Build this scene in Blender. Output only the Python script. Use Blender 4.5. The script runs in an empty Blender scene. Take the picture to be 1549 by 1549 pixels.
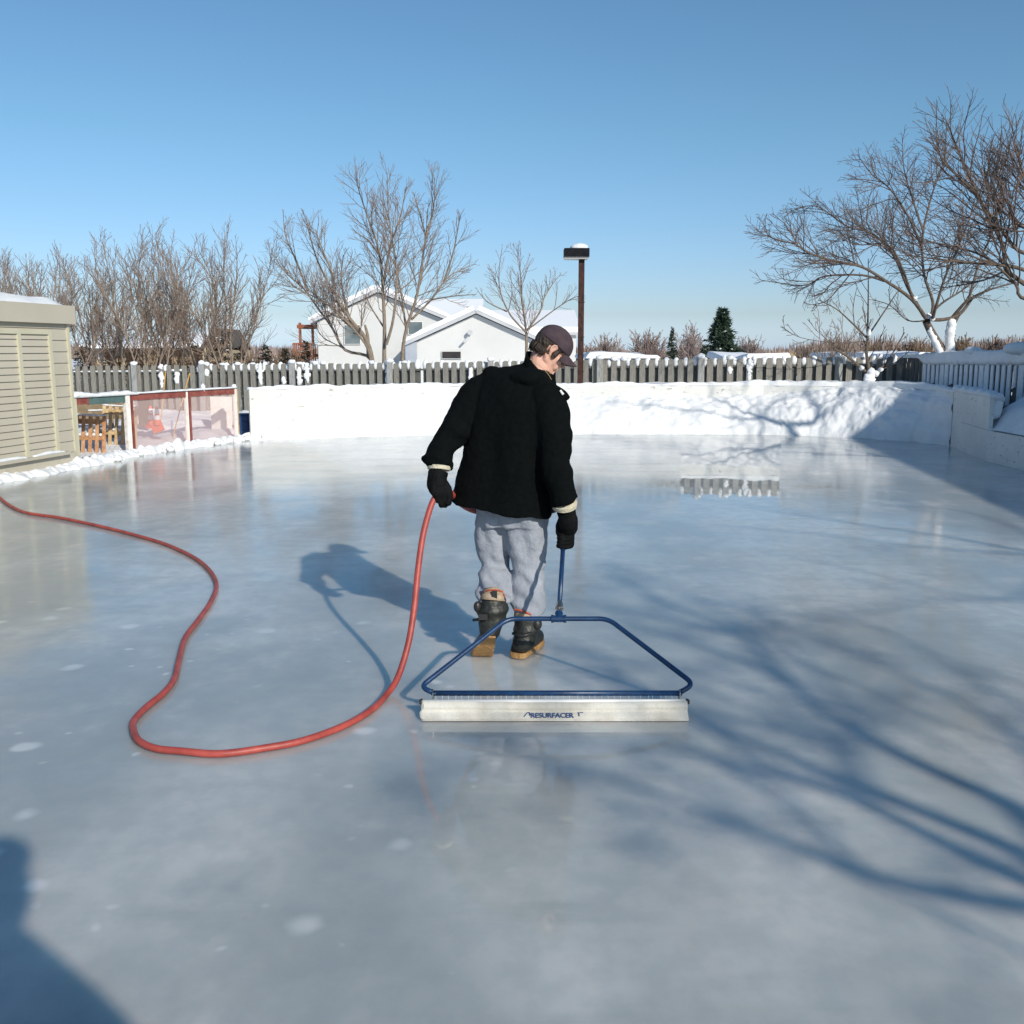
import bpy, math, random
from mathutils import Vector, Matrix, noise, Quaternion
random.seed(7)
C = bpy.context.scene.collection
V = Vector
# ------------------------------------------------------------------ camera
HC, F0, PITCH = 1.63, 1500.0, math.radians(9.26)
cp, sp_ = math.cos(PITCH), math.sin(PITCH)
def ray(px, py):
    u = (px-774.5)/F0; v = (py-774.5)/F0
    return V((u, cp - v*sp_, -sp_ - v*cp))
def W(px, py, Y):
    d = ray(px, py); return V((0,0,HC)) + d*(Y/d.y)
def G(px, py, z=0.0):
    d = ray(px, py); return V((0,0,HC)) + d*((z-HC)/d.z)

# ------------------------------------------------------------------ mesh builder
class MB:
    def __init__(s): s.v=[]; s.f=[]
    def quadstrip(s, rings, closed=True, cap=True):
        n=len(rings[0]); b=len(s.v)
        for r in rings: s.v.extend([tuple(p) for p in r])
        for i in range(len(rings)-1):
            for j in range(n if closed else n-1):
                k=(j+1)%n
                s.f.append((b+i*n+j, b+i*n+k, b+(i+1)*n+k, b+(i+1)*n+j))
        if cap and closed:
            s.f.append(tuple(b+j for j in reversed(range(n))))
            e=b+(len(rings)-1)*n
            s.f.append(tuple(e+j for j in range(n)))
    def box(s, c, sz, M=None):
        x,y,z=sz[0]/2,sz[1]/2,sz[2]/2
        P=[V((a,b_,c_)) for a,b_,c_ in ((-x,-y,-z),(x,-y,-z),(x,y,-z),(-x,y,-z),(-x,-y,z),(x,-y,z),(x,y,z),(-x,y,z))]
        if M is not None: P=[M@p for p in P]
        s.hexa([p+V(c) for p in P])
    def hexa(s, P):
        b=len(s.v); s.v.extend([tuple(p) for p in P])
        for q in ((0,3,2,1),(4,5,6,7),(0,1,5,4),(1,2,6,5),(2,3,7,6),(3,0,4,7)): s.f.append(tuple(b+i for i in q))
    def prism(s, poly, off):
        n=len(poly); b=len(s.v)
        s.v.extend([tuple(V(p)) for p in poly]); s.v.extend([tuple(V(p)+V(off)) for p in poly])
        s.f.append(tuple(b+i for i in range(n))); s.f.append(tuple(b+n+i for i in reversed(range(n))))
        for i in range(n):
            k=(i+1)%n; s.f.append((b+i,b+n+i,b+n+k,b+k))
    def tube(s, pts, rad, n=8, cap=True, jit=0):
        pts=[V(p) for p in pts]; m=len(pts)
        if not hasattr(rad,'__len__'): rad=[rad]*m
        up=None; rings=[]
        for i in range(m):
            t=(pts[min(i+1,m-1)]-pts[max(i-1,0)])
            if t.length<1e-9: t=V((0,0,1))
            t.normalize()
            if up is None:
                up=V((0,0,1)) if abs(t.z)<.9 else V((1,0,0))
            a=t.cross(up)
            if a.length<1e-6: a=t.orthogonal()
            a.normalize(); b=a.cross(t); up=b
            r=rad[i]
            rings.append([pts[i]+(a*math.cos(2*math.pi*j/n)+b*math.sin(2*math.pi*j/n))*(r*(1+(random.uniform(-jit,jit) if jit else 0))) for j in range(n)])
        s.quadstrip(rings, True, cap)
    def ell(s, c, r, nu=12, nv=8, M=None):
        rings=[]
        for i in range(nv+1):
            th=math.pi*min(max(i/nv,.02),.98)
            rings.append([V((r[0]*math.sin(th)*math.cos(2*math.pi*j/nu), r[1]*math.sin(th)*math.sin(2*math.pi*j/nu), -r[2]*math.cos(th))) for j in range(nu)])
        rings=[[ (M@p if M is not None else p)+V(c) for p in q] for q in rings]
        s.quadstrip(rings)
    def lump(s, c, r, nz=.25, sc=3.0, nu=14, nv=8):
        b=len(s.v); s.ell(c, r, nu, nv)
        cc=V(c)
        for i in range(b,len(s.v)):
            p=V(s.v[i]); d=p-cc; k=1+nz*noise.noise(p*sc/max(r)*.5)*2
            s.v[i]=tuple(cc+d*k)
ORG={}
def obj(name, mb, mat, parent=None, origin=None, smooth=False):
    o0 = V(origin) if origin is not None else (ORG[parent.name] if parent is not None else V((0,0,0)))
    me=bpy.data.meshes.new(name)
    if isinstance(mb, MB):
        me.from_pydata([tuple(V(v)-o0) for v in mb.v], [], mb.f)
    else:
        me=mb; me.name=name
        me.transform(Matrix.Translation(-o0))
    me.update()
    if smooth:
        me.polygons.foreach_set('use_smooth',[True]*len(me.polygons))
    me.materials.clear(); me.materials.append(mat)
    o=bpy.data.objects.new(name, me); C.objects.link(o)
    if parent is not None: o.parent=parent; ORG[o.name]=o0
    else: o.location=o0; ORG[o.name]=o0
    return o
def tag(o, label=None, cat=None, group=None, kind=None):
    if label: o['label']=label
    if cat: o['category']=cat
    if group: o['group']=group
    if kind: o['kind']=kind
    return o
def thing(name, loc, label, cat, group=None):
    o=bpy.data.objects.new(name,None); C.objects.link(o); o.location=loc; o.empty_display_size=.2
    ORG[o.name]=V(loc); return tag(o,label,cat,group)
def remesh(mb, vox, it=2, disp=None):
    me=bpy.data.meshes.new('tmp'); me.from_pydata(mb.v,[],mb.f); me.update()
    o=bpy.data.objects.new('tmp',me); C.objects.link(o)
    m=o.modifiers.new('r','REMESH'); m.mode='VOXEL'; m.voxel_size=vox; m.adaptivity=0
    if it:
        k=o.modifiers.new('s','SMOOTH'); k.iterations=it; k.factor=.5
    dg=bpy.context.evaluated_depsgraph_get(); dg.update()
    out=bpy.data.meshes.new_from_object(o.evaluated_get(dg))
    bpy.data.objects.remove(o); bpy.data.meshes.remove(me)
    if disp:
        nn=[v.normal.copy() for v in out.vertices]
        for v,n in zip(out.vertices,nn): v.co=v.co+n*disp(v.co,n)
    out.update(); return out
def catmull(P, k=6):
    P=[V(p) for p in P]; out=[]
    for i in range(len(P)-1):
        a=P[max(i-1,0)]; b=P[i]; c=P[i+1]; d=P[min(i+2,len(P)-1)]
        for j in range(k):
            t=j/k
            out.append(.5*((2*b)+(c-a)*t+(2*a-5*b+4*c-d)*t*t+(3*b-a-3*c+d)*t**3))
    out.append(P[-1]); return out
def fbm(p, o=4): return noise.fractal(p, .6, 2.1, o)

# ------------------------------------------------------------------ materials
def mat(name, col, rough=.6, metal=0, nscale=None, ncol=None, bump=0, bscale=20, spec=None, stretch=None, lo=.35, hi=.65, sss=0):
    m=bpy.data.materials.new(name); m.use_nodes=True; nt=m.node_tree; b=nt.nodes['Principled BSDF']
    b.inputs['Base Color'].default_value=(*col,1); b.inputs['Roughness'].default_value=rough; b.inputs['Metallic'].default_value=metal
    if spec is not None: b.inputs['Specular IOR Level'].default_value=spec
    if sss:
        b.inputs['Subsurface Weight'].default_value=sss; b.inputs['Subsurface Radius'].default_value=(1,.35,.2); b.inputs['Subsurface Scale'].default_value=.01
    tc=nt.nodes.new('ShaderNodeTexCoord'); src=tc.outputs['Object']
    if stretch:
        mp=nt.nodes.new('ShaderNodeMapping'); mp.inputs['Scale'].default_value=stretch; nt.links.new(src,mp.inputs[0]); src=mp.outputs[0]
    if nscale:
        n=nt.nodes.new('ShaderNodeTexNoise'); n.inputs['Scale'].default_value=nscale; n.inputs['Detail'].default_value=6; n.inputs['Roughness'].default_value=.6
        nt.links.new(src,n.inputs['Vector'])
        r=nt.nodes.new('ShaderNodeValToRGB'); r.color_ramp.elements[0].color=(*col,1); r.color_ramp.elements[1].color=(*ncol,1)
        r.color_ramp.elements[0].position=lo; r.color_ramp.elements[1].position=hi
        nt.links.new(n.outputs['Fac'],r.inputs[0]); nt.links.new(r.outputs[0],b.inputs['Base Color'])
    if bump:
        n2=nt.nodes.new('ShaderNodeTexNoise'); n2.inputs['Scale'].default_value=bscale; n2.inputs['Detail'].default_value=5
        nt.links.new(src,n2.inputs['Vector'])
        bp=nt.nodes.new('ShaderNodeBump'); bp.inputs['Strength'].default_value=bump; bp.inputs['Distance'].default_value=.02
        nt.links.new(n2.outputs['Fac'],bp.inputs['Height']); nt.links.new(bp.outputs[0],b.inputs['Normal'])
    return m
M={}
M['snow']=mat('snow',(.70,.72,.75),.75,bump=.7,bscale=11,nscale=3,ncol=(.80,.81,.82),spec=.2)
M['snowlump']=mat('snow_lumpy',(.68,.70,.73),.8,bump=.9,bscale=14,nscale=5,ncol=(.80,.81,.82),spec=.2)
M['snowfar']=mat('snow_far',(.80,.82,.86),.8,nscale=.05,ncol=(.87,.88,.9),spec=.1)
M['board']=mat('rink_board',(.60,.605,.59),.6,nscale=2.2,ncol=(.70,.70,.68),bump=.2,bscale=6)
M['tanend']=mat('tan_panel',(.20,.15,.085),.8,nscale=6,ncol=(.30,.23,.14))
M['boardscuff']=mat('scuff',(.30,.30,.28),.7,nscale=30,ncol=(.6,.6,.56))
def dirty(m,sc=9,lo=.70,col=(.25,.25,.23)):
    nt=m.node_tree; b=nt.nodes['Principled BSDF']; src=b.inputs['Base Color'].links[0].from_socket
    tc=nt.nodes.new('ShaderNodeTexCoord'); mp=nt.nodes.new('ShaderNodeMapping'); mp.inputs['Scale'].default_value=(1,1,2.6); nt.links.new(tc.outputs['Object'],mp.inputs[0])
    n=nt.nodes.new('ShaderNodeTexNoise'); n.inputs['Scale'].default_value=sc; n.inputs['Detail'].default_value=8; n.inputs['Roughness'].default_value=.7; nt.links.new(mp.outputs[0],n.inputs['Vector'])
    r=nt.nodes.new('ShaderNodeMapRange'); r.inputs[1].default_value=lo; r.inputs[2].default_value=lo+.05; nt.links.new(n.outputs['Fac'],r.inputs[0])
    mx=nt.nodes.new('ShaderNodeMix'); mx.data_type='RGBA'; nt.links.new(r.outputs[0],mx.inputs[0]); nt.links.new(src,mx.inputs[6]); mx.inputs[7].default_value=(*col,1); nt.links.new(mx.outputs[2],b.inputs['Base Color'])
dirty(M['board'],7,.60,(.30,.30,.27))
M['seam']=mat('seam',(.10,.10,.10),.8)
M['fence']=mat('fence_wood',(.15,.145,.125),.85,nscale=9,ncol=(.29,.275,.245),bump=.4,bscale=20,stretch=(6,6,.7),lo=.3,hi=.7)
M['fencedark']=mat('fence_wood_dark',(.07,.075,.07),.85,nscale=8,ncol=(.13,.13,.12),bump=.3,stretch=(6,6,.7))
M['post']=mat('fence_post',(.20,.205,.20),.8,nscale=8,ncol=(.33,.33,.32),stretch=(5,5,.8))
M['shed']=mat('shed_siding',(.45,.41,.33),.7,nscale=1.1,ncol=(.49,.45,.37),bump=.08,bscale=60)
M['shedtrim']=mat('shed_trim',(.50,.475,.34),.6,nscale=3,ncol=(.55,.52,.40))
M['lamp']=mat('lamp_box',(.005,.006,.010),.6,spec=.1,nscale=12,ncol=(.012,.012,.018))
M['rust']=mat('rusty_post',(.022,.018,.018),.85,nscale=9,ncol=(.085,.035,.028),spec=.2,bump=.3,bscale=40,stretch=(2,2,.8))
M['lens']=mat('lamp_lens',(.55,.53,.5),.3)
M['white']=mat('house_white',(.54,.54,.53),.75,nscale=.4,ncol=(.59,.59,.58))
M['trimgrey']=mat('soffit',(.42,.43,.45),.7,nscale=1,ncol=(.5,.5,.52))
M['glass']=mat('window_glass',(.10,.13,.14),.08,nscale=.8,ncol=(.22,.26,.27))
M['darkwin']=mat('dark_window',(.02,.02,.022),.2,nscale=2,ncol=(.05,.04,.04))
M['deck']=mat('red_deck',(.20,.06,.03),.8,nscale=3,ncol=(.30,.10,.05))
M['tanhouse']=mat('tan_wall',(.34,.26,.17),.8,nscale=.6,ncol=(.42,.33,.22))
M['darkwall']=mat('dark_wall',(.06,.05,.045),.8,nscale=1,ncol=(.10,.085,.07))
M['door']=mat('grey_door',(.30,.33,.38),.5,nscale=2,ncol=(.36,.39,.44))
M['bark']=mat('bark',(.17,.13,.10),.85,nscale=12,ncol=(.29,.23,.17),bump=.5,bscale=30,stretch=(3,3,.8))
M['barkdark']=mat('bark_dark',(.075,.055,.045),.85,nscale=14,ncol=(.17,.13,.10),bump=.6,bscale=30,stretch=(3,3,.8))
M['twig']=mat('twigs',(.17,.128,.105),.85,nscale=1.5,ncol=(.25,.19,.155))
M['twigdark']=mat('twigs_dark',(.085,.06,.052),.85,nscale=1.5,ncol=(.16,.115,.095))
M['twigthicket']=mat('twigs_thicket',(.18,.13,.10),.9,nscale=1.5,ncol=(.25,.185,.145))
M['twigfar']=mat('twigs_far',(.22,.165,.15),.9,nscale=.5,ncol=(.30,.23,.20))
M['twigpale']=mat('twigs_pale',(.30,.235,.16),.9,nscale=2,ncol=(.38,.31,.22))
M['brush2']=mat('brush_rusty',(.19,.105,.065),.9,nscale=2,ncol=(.26,.16,.11))
M['brush']=mat('brush',(.13,.085,.05),.9,nscale=2,ncol=(.22,.15,.10))
M['needle']=mat('needles',(.015,.035,.02),.8,nscale=4,ncol=(.05,.085,.05))
M['needlebrown']=mat('needles_brown',(.03,.028,.018),.85,nscale=4,ncol=(.085,.07,.045))
M['straw']=mat('dry_grass',(.40,.28,.12),.9,nscale=1,ncol=(.5,.38,.2))
M['redwood']=mat('red_painted_wood',(.18,.04,.03),.7,nscale=7,ncol=(.30,.09,.07),bump=.3)
M['greenwood']=mat('green_painted_wood',(.05,.10,.10),.65,nscale=7,ncol=(.10,.17,.16),bump=.3)
M['whitewood']=mat('white_painted_wood',(.72,.68,.62),.6,nscale=9,ncol=(.84,.82,.78),bump=.2)
M['pallet']=mat('pallet_wood',(.38,.26,.12),.75,nscale=8,ncol=(.56,.42,.23),bump=.3)
M['palletred']=mat('pallet_wood_red',(.36,.17,.075),.75,nscale=8,ncol=(.52,.30,.15),bump=.3)
M['orange']=mat('cone_orange',(.85,.13,.02),.45,nscale=5,ncol=(.75,.10,.02))
M['coneband']=mat('cone_band',(.80,.80,.80),.4)
M['stick']=mat('stick_yellow',(.55,.30,.05),.5,nscale=10,ncol=(.62,.36,.08))
M['barrel']=mat('blue_plastic',(.015,.05,.15),.5,nscale=3,ncol=(.03,.08,.2))
M['hose']=mat('red_rubber',(.28,.045,.036),.5,nscale=9,ncol=(.44,.078,.06),bump=.08,bscale=90)
M['blue']=mat('blue_enamel',(.006,.028,.085),.38,nscale=30,ncol=(.010,.045,.125),bump=.05,bscale=80)
M['steel']=mat('zinc_fitting',(.55,.53,.48),.3,1,nscale=60,ncol=(.38,.37,.33),bump=.2,bscale=120)
M['rubber']=mat('black_rubber',(.012,.012,.013),.5,nscale=30,ncol=(.03,.03,.03))
M['towel']=mat('wet_towel',(.44,.415,.36),.85,nscale=5,ncol=(.62,.60,.55),bump=.25,bscale=120,sss=.05)
M['ink']=mat('blue_ink',(.03,.07,.20),.7)
M['cord']=mat('white_cord',(.7,.7,.7),.6)
M['jacket']=mat('black_wool',(.0016,.0025,.0027),.95,nscale=40,ncol=(.0028,.0040,.0043),bump=.15,bscale=90,spec=.10)
M['pants']=mat('grey_sweat',(.27,.29,.335),.92,nscale=14,ncol=(.335,.355,.40),bump=.3,bscale=60,spec=.15)
M['glove']=mat('black_glove',(.0025,.003,.0033),.8,nscale=20,ncol=(.006,.0065,.007),bump=.3,bscale=80,spec=.12)
M['cuff']=mat('tan_cuff',(.46,.42,.31),.85,nscale=60,ncol=(.60,.55,.42),bump=.5,bscale=120)
M['boot']=mat('dark_boot',(.010,.011,.010),.48,nscale=12,ncol=(.026,.028,.023),bump=.35,bscale=40)
M['gum']=mat('gum_sole',(.33,.175,.06),.65,nscale=20,ncol=(.47,.27,.11),bump=.5,bscale=70)
M['liner']=mat('boot_liner',(.34,.25,.17),.85,nscale=40,ncol=(.46,.35,.25))
M['lace']=mat('red_lace',(.42,.07,.03),.7)
M['skin']=mat('skin',(.56,.315,.235),.5,nscale=18,ncol=(.64,.37,.28),bump=.08,bscale=150,sss=.15)
M['hair']=mat('brown_hair',(.014,.008,.005),.6,nscale=60,ncol=(.04,.023,.013),bump=.8,bscale=90,stretch=(1,1,.35))
M['cap']=mat('plum_cap',(.052,.036,.044),.9,nscale=25,ncol=(.072,.052,.06),bump=.2,bscale=160,spec=.15)
M['eye']=mat('eye',(.10,.08,.07),.3)  # eyeball colour darkened to stand in for shade over the eyes
M['coat2']=mat('navy_coat',(.02,.025,.04),.9)

def ice_mat():
    m=bpy.data.materials.new('ice'); m.use_nodes=True; nt=m.node_tree; N=nt.nodes; L=nt.links; b=N['Principled BSDF']
    geo=N.new('ShaderNodeNewGeometry')
    def nz(scale,detail=4,st=(1,1,1),rough=.55):
        mp=N.new('ShaderNodeMapping'); mp.inputs['Scale'].default_value=st; L.new(geo.outputs['Position'],mp.inputs[0])
        n=N.new('ShaderNodeTexNoise'); n.inputs['Scale'].default_value=scale; n.inputs['Detail'].default_value=detail; n.inputs['Roughness'].default_value=rough
        L.new(mp.outputs[0],n.inputs['Vector']); return n.outputs['Fac']
    def rng(x,a,b_,c=0,d=1):
        r=N.new('ShaderNodeMapRange'); r.inputs[1].default_value=a; r.inputs[2].default_value=b_; r.inputs[3].default_value=c; r.inputs[4].default_value=d
        r.interpolation_type='SMOOTHSTEP'; L.new(x,r.inputs[0]); return r.outputs[0]
    def mth(op,a,b_):
        r=N.new('ShaderNodeMath'); r.operation=op
        for i,q in enumerate((a,b_)):
            if hasattr(q,'links'): L.new(q,r.inputs[i])
            else: r.inputs[i].default_value=q
        return r.outputs[0]
    def mix(f,a,b_):
        r=N.new('ShaderNodeMix'); r.data_type='RGBA'; L.new(f,r.inputs[0])
        for i,q in ((6,a),(7,b_)):
            if isinstance(q,tuple): r.inputs[i].default_value=(*q,1)
            else: L.new(q,r.inputs[i])
        return r.outputs[2]
    big=nz(.55,3,(1,.6,1)); mid=nz(1.7,5,(1,.7,1)); fine=nz(9,6,(1,.8,1)); str_=nz(2.2,5,(.35,1.6,1))
    c=mix(rng(big,.38,.62),(.345,.38,.385),(.55,.57,.56))
    c=mix(rng(nz(.9,5,(1,.45,1),.6),.50,.66,0,.5),c,(.44,.42,.39))
    c=mix(rng(mid,.50,.72,0,.6),c,(.60,.60,.585))
    c=mix(rng(nz(1.3,6,(.6,1.1,1),.65),.52,.66,0,.32),c,(.28,.32,.34))
    c=mix(rng(str_,.52,.72,0,.4),c,(.33,.365,.355))
    c=mix(rng(fine,.35,.65,0,.25),c,(.27,.32,.34))
    # trapped air: white frosty spots
    mp=N.new('ShaderNodeMapping'); mp.inputs['Scale'].default_value=(1.5,1.5,1); L.new(geo.outputs['Position'],mp.inputs[0])
    wn=N.new('ShaderNodeTexNoise'); wn.inputs['Scale'].default_value=6; L.new(geo.outputs['Position'],wn.inputs['Vector'])
    va=N.new('ShaderNodeVectorMath'); va.operation='MULTIPLY_ADD'; L.new(wn.outputs['Color'],va.inputs[0]); va.inputs[1].default_value=(.12,.12,0); L.new(mp.outputs[0],va.inputs[2])
    vo=N.new('ShaderNodeTexVoronoi'); vo.inputs['Scale'].default_value=2.4; L.new(va.outputs[0],vo.inputs['Vector'])
    sep=N.new('ShaderNodeSeparateColor'); L.new(vo.outputs['Color'],sep.inputs[0])
    rad=rng(sep.outputs[0],.35,1.0,0,.22)
    spot=rng(mth('SUBTRACT',rad,vo.outputs['Distance']),-.05,.09,0,1)
    sx0=N.new('ShaderNodeSeparateXYZ'); L.new(geo.outputs['Position'],sx0.inputs[0])
    zone=mth('MAXIMUM',mth('MULTIPLY',rng(sx0.outputs[0],.3,-.5),rng(sx0.outputs[1],7.5,5.0)),.12)
    nearmask=mth('MULTIPLY',rng(nz(.35,2),.36,.50),zone)
    spot=mth('MULTIPLY',mth('MULTIPLY',spot,nearmask),.8)
    c=mix(spot,c,(.66,.69,.70))
    vo2=N.new('ShaderNodeTexVoronoi'); vo2.inputs['Scale'].default_value=6.5; L.new(va.outputs[0],vo2.inputs['Vector'])
    sp2=N.new('ShaderNodeSeparateColor'); L.new(vo2.outputs['Color'],sp2.inputs[0])
    r2=rng(sp2.outputs[1],.55,1.0,0,.22); spot2=rng(mth('SUBTRACT',r2,vo2.outputs['Distance']),-.06,.12,0,1)
    spot2=mth('MULTIPLY',mth('MULTIPLY',spot2,rng(nz(.5,2),.40,.54)),mth('MULTIPLY',zone,.7)); c=mix(spot2,c,(.62,.65,.66))
    L.new(c,b.inputs['Base Color'])
    # wet lanes (freshly flooded) have low roughness
    sx=N.new('ShaderNodeSeparateXYZ'); L.new(geo.outputs['Position'],sx.inputs[0]); X=sx.outputs[0]; Y=sx.outputs[1]
    wob=mth('MULTIPLY',mth('SUBTRACT',nz(2.5,3),.5),.35)
    Xw=mth('ADD',X,wob)
    lane=mth('MULTIPLY',mth('MULTIPLY',rng(mth('SUBTRACT',X,mth('MULTIPLY',Y,.1715)),-.02,.02),rng(mth('SUBTRACT',X,mth('MULTIPLY',Y,.272)),.02,-.02)),mth('MULTIPLY',rng(Y,9.3,9.8),rng(Y,19.4,17.6)))
    trail=mth('MULTIPLY',mth('MULTIPLY',rng(Xw,-.42,-.34),rng(Xw,.66,.56)),rng(Y,4.25,4.15))
    wet=mth('MAXIMUM',lane,mth('MULTIPLY',trail,.92))
    rr=mth('ADD',rng(mid,.3,.7,.07,.13),rng(str_,.35,.7,0,.07))
    rg=N.new('ShaderNodeMix'); rg.data_type='FLOAT'; L.new(wet,rg.inputs[0]); L.new(rr,rg.inputs[2]); rg.inputs[3].default_value=.012
    L.new(rg.outputs[0],b.inputs['Roughness'])
    b.inputs['IOR'].default_value=1.40
    b.inputs['Subsurface Weight'].default_value=.75
    b.inputs['Subsurface Radius'].default_value=(.45,.8,1.0); b.inputs['Subsurface Scale'].default_value=.28
    bp=N.new('ShaderNodeBump'); bp.inputs['Strength'].default_value=.05; bp.inputs['Distance'].default_value=.01
    hh=mth('ADD',nz(3.0,3,(.5,1.3,1)),mth('MULTIPLY',nz(14,3),.1))
    dry=mth('MULTIPLY',mth('SUBTRACT',1.0,wet),hh); L.new(dry,bp.inputs['Height']); L.new(bp.outputs[0],b.inputs['Normal'])
    return m
M['ice']=ice_mat()
def net_mat():
    m=bpy.data.materials.new('netting'); m.use_nodes=True; nt=m.node_tree; N=nt.nodes; L=nt.links; b=N['Principled BSDF']
    b.inputs['Base Color'].default_value=(.84,.60,.57,1); b.inputs['Roughness'].default_value=.6
    tr=N.new('ShaderNodeBsdfTransparent'); mx=N.new('ShaderNodeMixShader'); mx.inputs[0].default_value=.22
    L.new(tr.outputs[0],mx.inputs[1]); L.new(b.outputs[0],mx.inputs[2]); L.new(mx.outputs[0],N['Material Output'].inputs[0]); return m
M['net']=net_mat()

# ------------------------------------------------------------------ world, sun, camera
SUN=V((.500,-.866,0)).normalized(); EL=math.radians(27)
sundir=V((SUN.x*math.cos(EL),SUN.y*math.cos(EL),math.sin(EL)))
w=bpy.data.worlds.new('World'); bpy.context.scene.world=w; w.use_nodes=True
nt=w.node_tree; sky=nt.nodes.new('ShaderNodeTexSky'); sky.sky_type='NISHITA'; sky.sun_disc=False
sky.sun_elevation=EL; sky.sun_rotation=math.atan2(SUN.x,SUN.y)
sky.air_density=1.0; sky.dust_density=.5; sky.ozone_density=1.6
tcw=nt.nodes.new('ShaderNodeTexCoord'); sxw=nt.nodes.new('ShaderNodeSeparateXYZ'); nt.links.new(tcw.outputs['Generated'],sxw.inputs[0])
rw=nt.nodes.new('ShaderNodeValToRGB'); nt.links.new(sxw.outputs[2],rw.inputs[0]); rw.color_ramp.elements[0].color=(.64,.86,1.45,1); rw.color_ramp.elements[1].position=.20; rw.color_ramp.elements[1].color=(.475,.665,.76,1); em=rw.color_ramp.elements.new(.035); em.color=(.51,.61,.86,1)
mw=nt.nodes.new('ShaderNodeMix'); mw.data_type='RGBA'; mw.blend_type='MULTIPLY'; mw.inputs[0].default_value=1; nt.links.new(sky.outputs[0],mw.inputs[6]); nt.links.new(rw.outputs[0],mw.inputs[7])
nt.links.new(mw.outputs[2],nt.nodes['Background'].inputs[0]); nt.nodes['Background'].inputs[1].default_value=.15
ld=bpy.data.lights.new('Sun','SUN'); ld.energy=4.5; ld.angle=math.radians(.75); ld.color=(1,.94,.83)
lo=bpy.data.objects.new('Sun',ld); C.objects.link(lo); lo.rotation_euler=(-sundir).to_track_quat('-Z','Y').to_euler(); lo.location=(6,-10,8)
cd=bpy.data.cameras.new('Camera'); cam=bpy.data.objects.new('Camera',cd); C.objects.link(cam); bpy.context.scene.camera=cam
cd.sensor_width=36; cd.lens=36*F0/1549; cd.clip_end=5000; cd.clip_start=.03
cam.location=(0,0,HC); cam.rotation_euler=(math.pi/2-PITCH,0,0)
S=bpy.context.scene; S.view_settings.view_transform='Standard'; S.view_settings.look='None'; S.view_settings.exposure=-.03; S.view_settings.gamma=1

# ------------------------------------------------------------------ ground & ice
def grid(x0,x1,y0,y1,nx,ny,zf):
    mb=MB()
    for j in range(ny+1):
        for i in range(nx+1):
            x=x0+(x1-x0)*i/nx; y=y0+(y1-y0)*j/ny; mb.v.append((x,y,zf(x,y)))
    for j in range(ny):
        for i in range(nx):
            a=j*(nx+1)+i; mb.f.append((a,a+1,a+nx+2,a+nx+1))
    return mb
mb=MB(); mb.v=[(-3000,-600,-.06),(3000,-600,-.06),(3000,4000,-.06),(-3000,4000,-.06)]; mb.f=[(0,1,2,3)]
tag(obj('ground',mb,M['snowfar']),kind='structure')
mb=grid(-9,9.5,-14,20.9,4,4,lambda x,y:0)
tag(obj('ice',mb,M['ice']),kind='structure')

P0c=G(1437,674.5)
FOOT=[(-4.8,18.12),(-4.0,18.45),(-3.0,18.85),(-1.73,19.28),(0,19.45),(1.2,19.48),(3,19.5),(5.0,19.4),(5.9,19.1),(6.7,18.5),(7.25,17.9),(P0c.x-.01,P0c.y+.02)]
BRD =[(-4.8,18.20),(-4.0,18.75),(-3.0,19.25),(-1.73,19.85),(0,20.15),(1.2,20.25),(3,20.35),(5.2,20.35),(6.6,19.95),(7.35,19.2),(7.70,18.2),(P0c.x+.05,P0c.y+.02)]
def poly_at(P,t):
    t=max(0,min(.99999,t))*(len(P)-1); i=int(t); f=t-i
    a,b=V(P[i]),V(P[i+1]); return a.lerp(b,f)
def sm(a,b,x):
    t=max(0,min(1,(x-a)/(b-a))); return t*t*(3-2*t)
NU,NT=420,34
mb=MB()
for i in range(NU+1):
    u=i/NU; f=poly_at(FOOT,u); b=poly_at(BRD,u)
    hb=.05+.66*sm(.05,.20,u)+.04*noise.noise(V((u*40,0,0)))+.22*sm(.60,.75,u)-.02*sm(.93,1,u)
    rough=.40+.40*sm(.40,.62,u)*(1-.75*sm(.80,.90,u))
    for j in range(NT+1):
        t=j/NT; p=f.lerp(b,t)
        prof=(1-(1-t)**2.0)*.62+.38*t
        prof=.10*sm(0,.06,t)+.90*prof
        z=hb*prof
        q=V((p.x*1.0,p.y*1.0,z))
        env=sm(0,.10,t)*(1-sm(.9,1,t)*.5)
        z+=rough*env*(.085*fbm(V((p.x*1.6,t*2.0,1.0)),3)+.038*fbm(V((p.x*3.6,t*4,2.0)),3)+.020*fbm(V((p.x*9,t*10,5.)),3))
        n=(f-b).normalized()*(.10*rough*fbm(V((p.x*2.5,t*3,7)),4)*env)
        if t==0: n=(f-b).normalized()*(.05*fbm(V((p.x*3,0,3)),3))
        mb.v.append((p.x+n.x,p.y+n.y,max(z,0.002 if t>0 else -.01)))
for i in range(NU):
    for j in range(NT):
        a=i*(NT+1)+j; mb.f.append((a,a+NT+1,a+NT+2,a+1))
tag(obj('snow_bank',mb,M['snow'],smooth=True),kind='structure')
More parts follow.
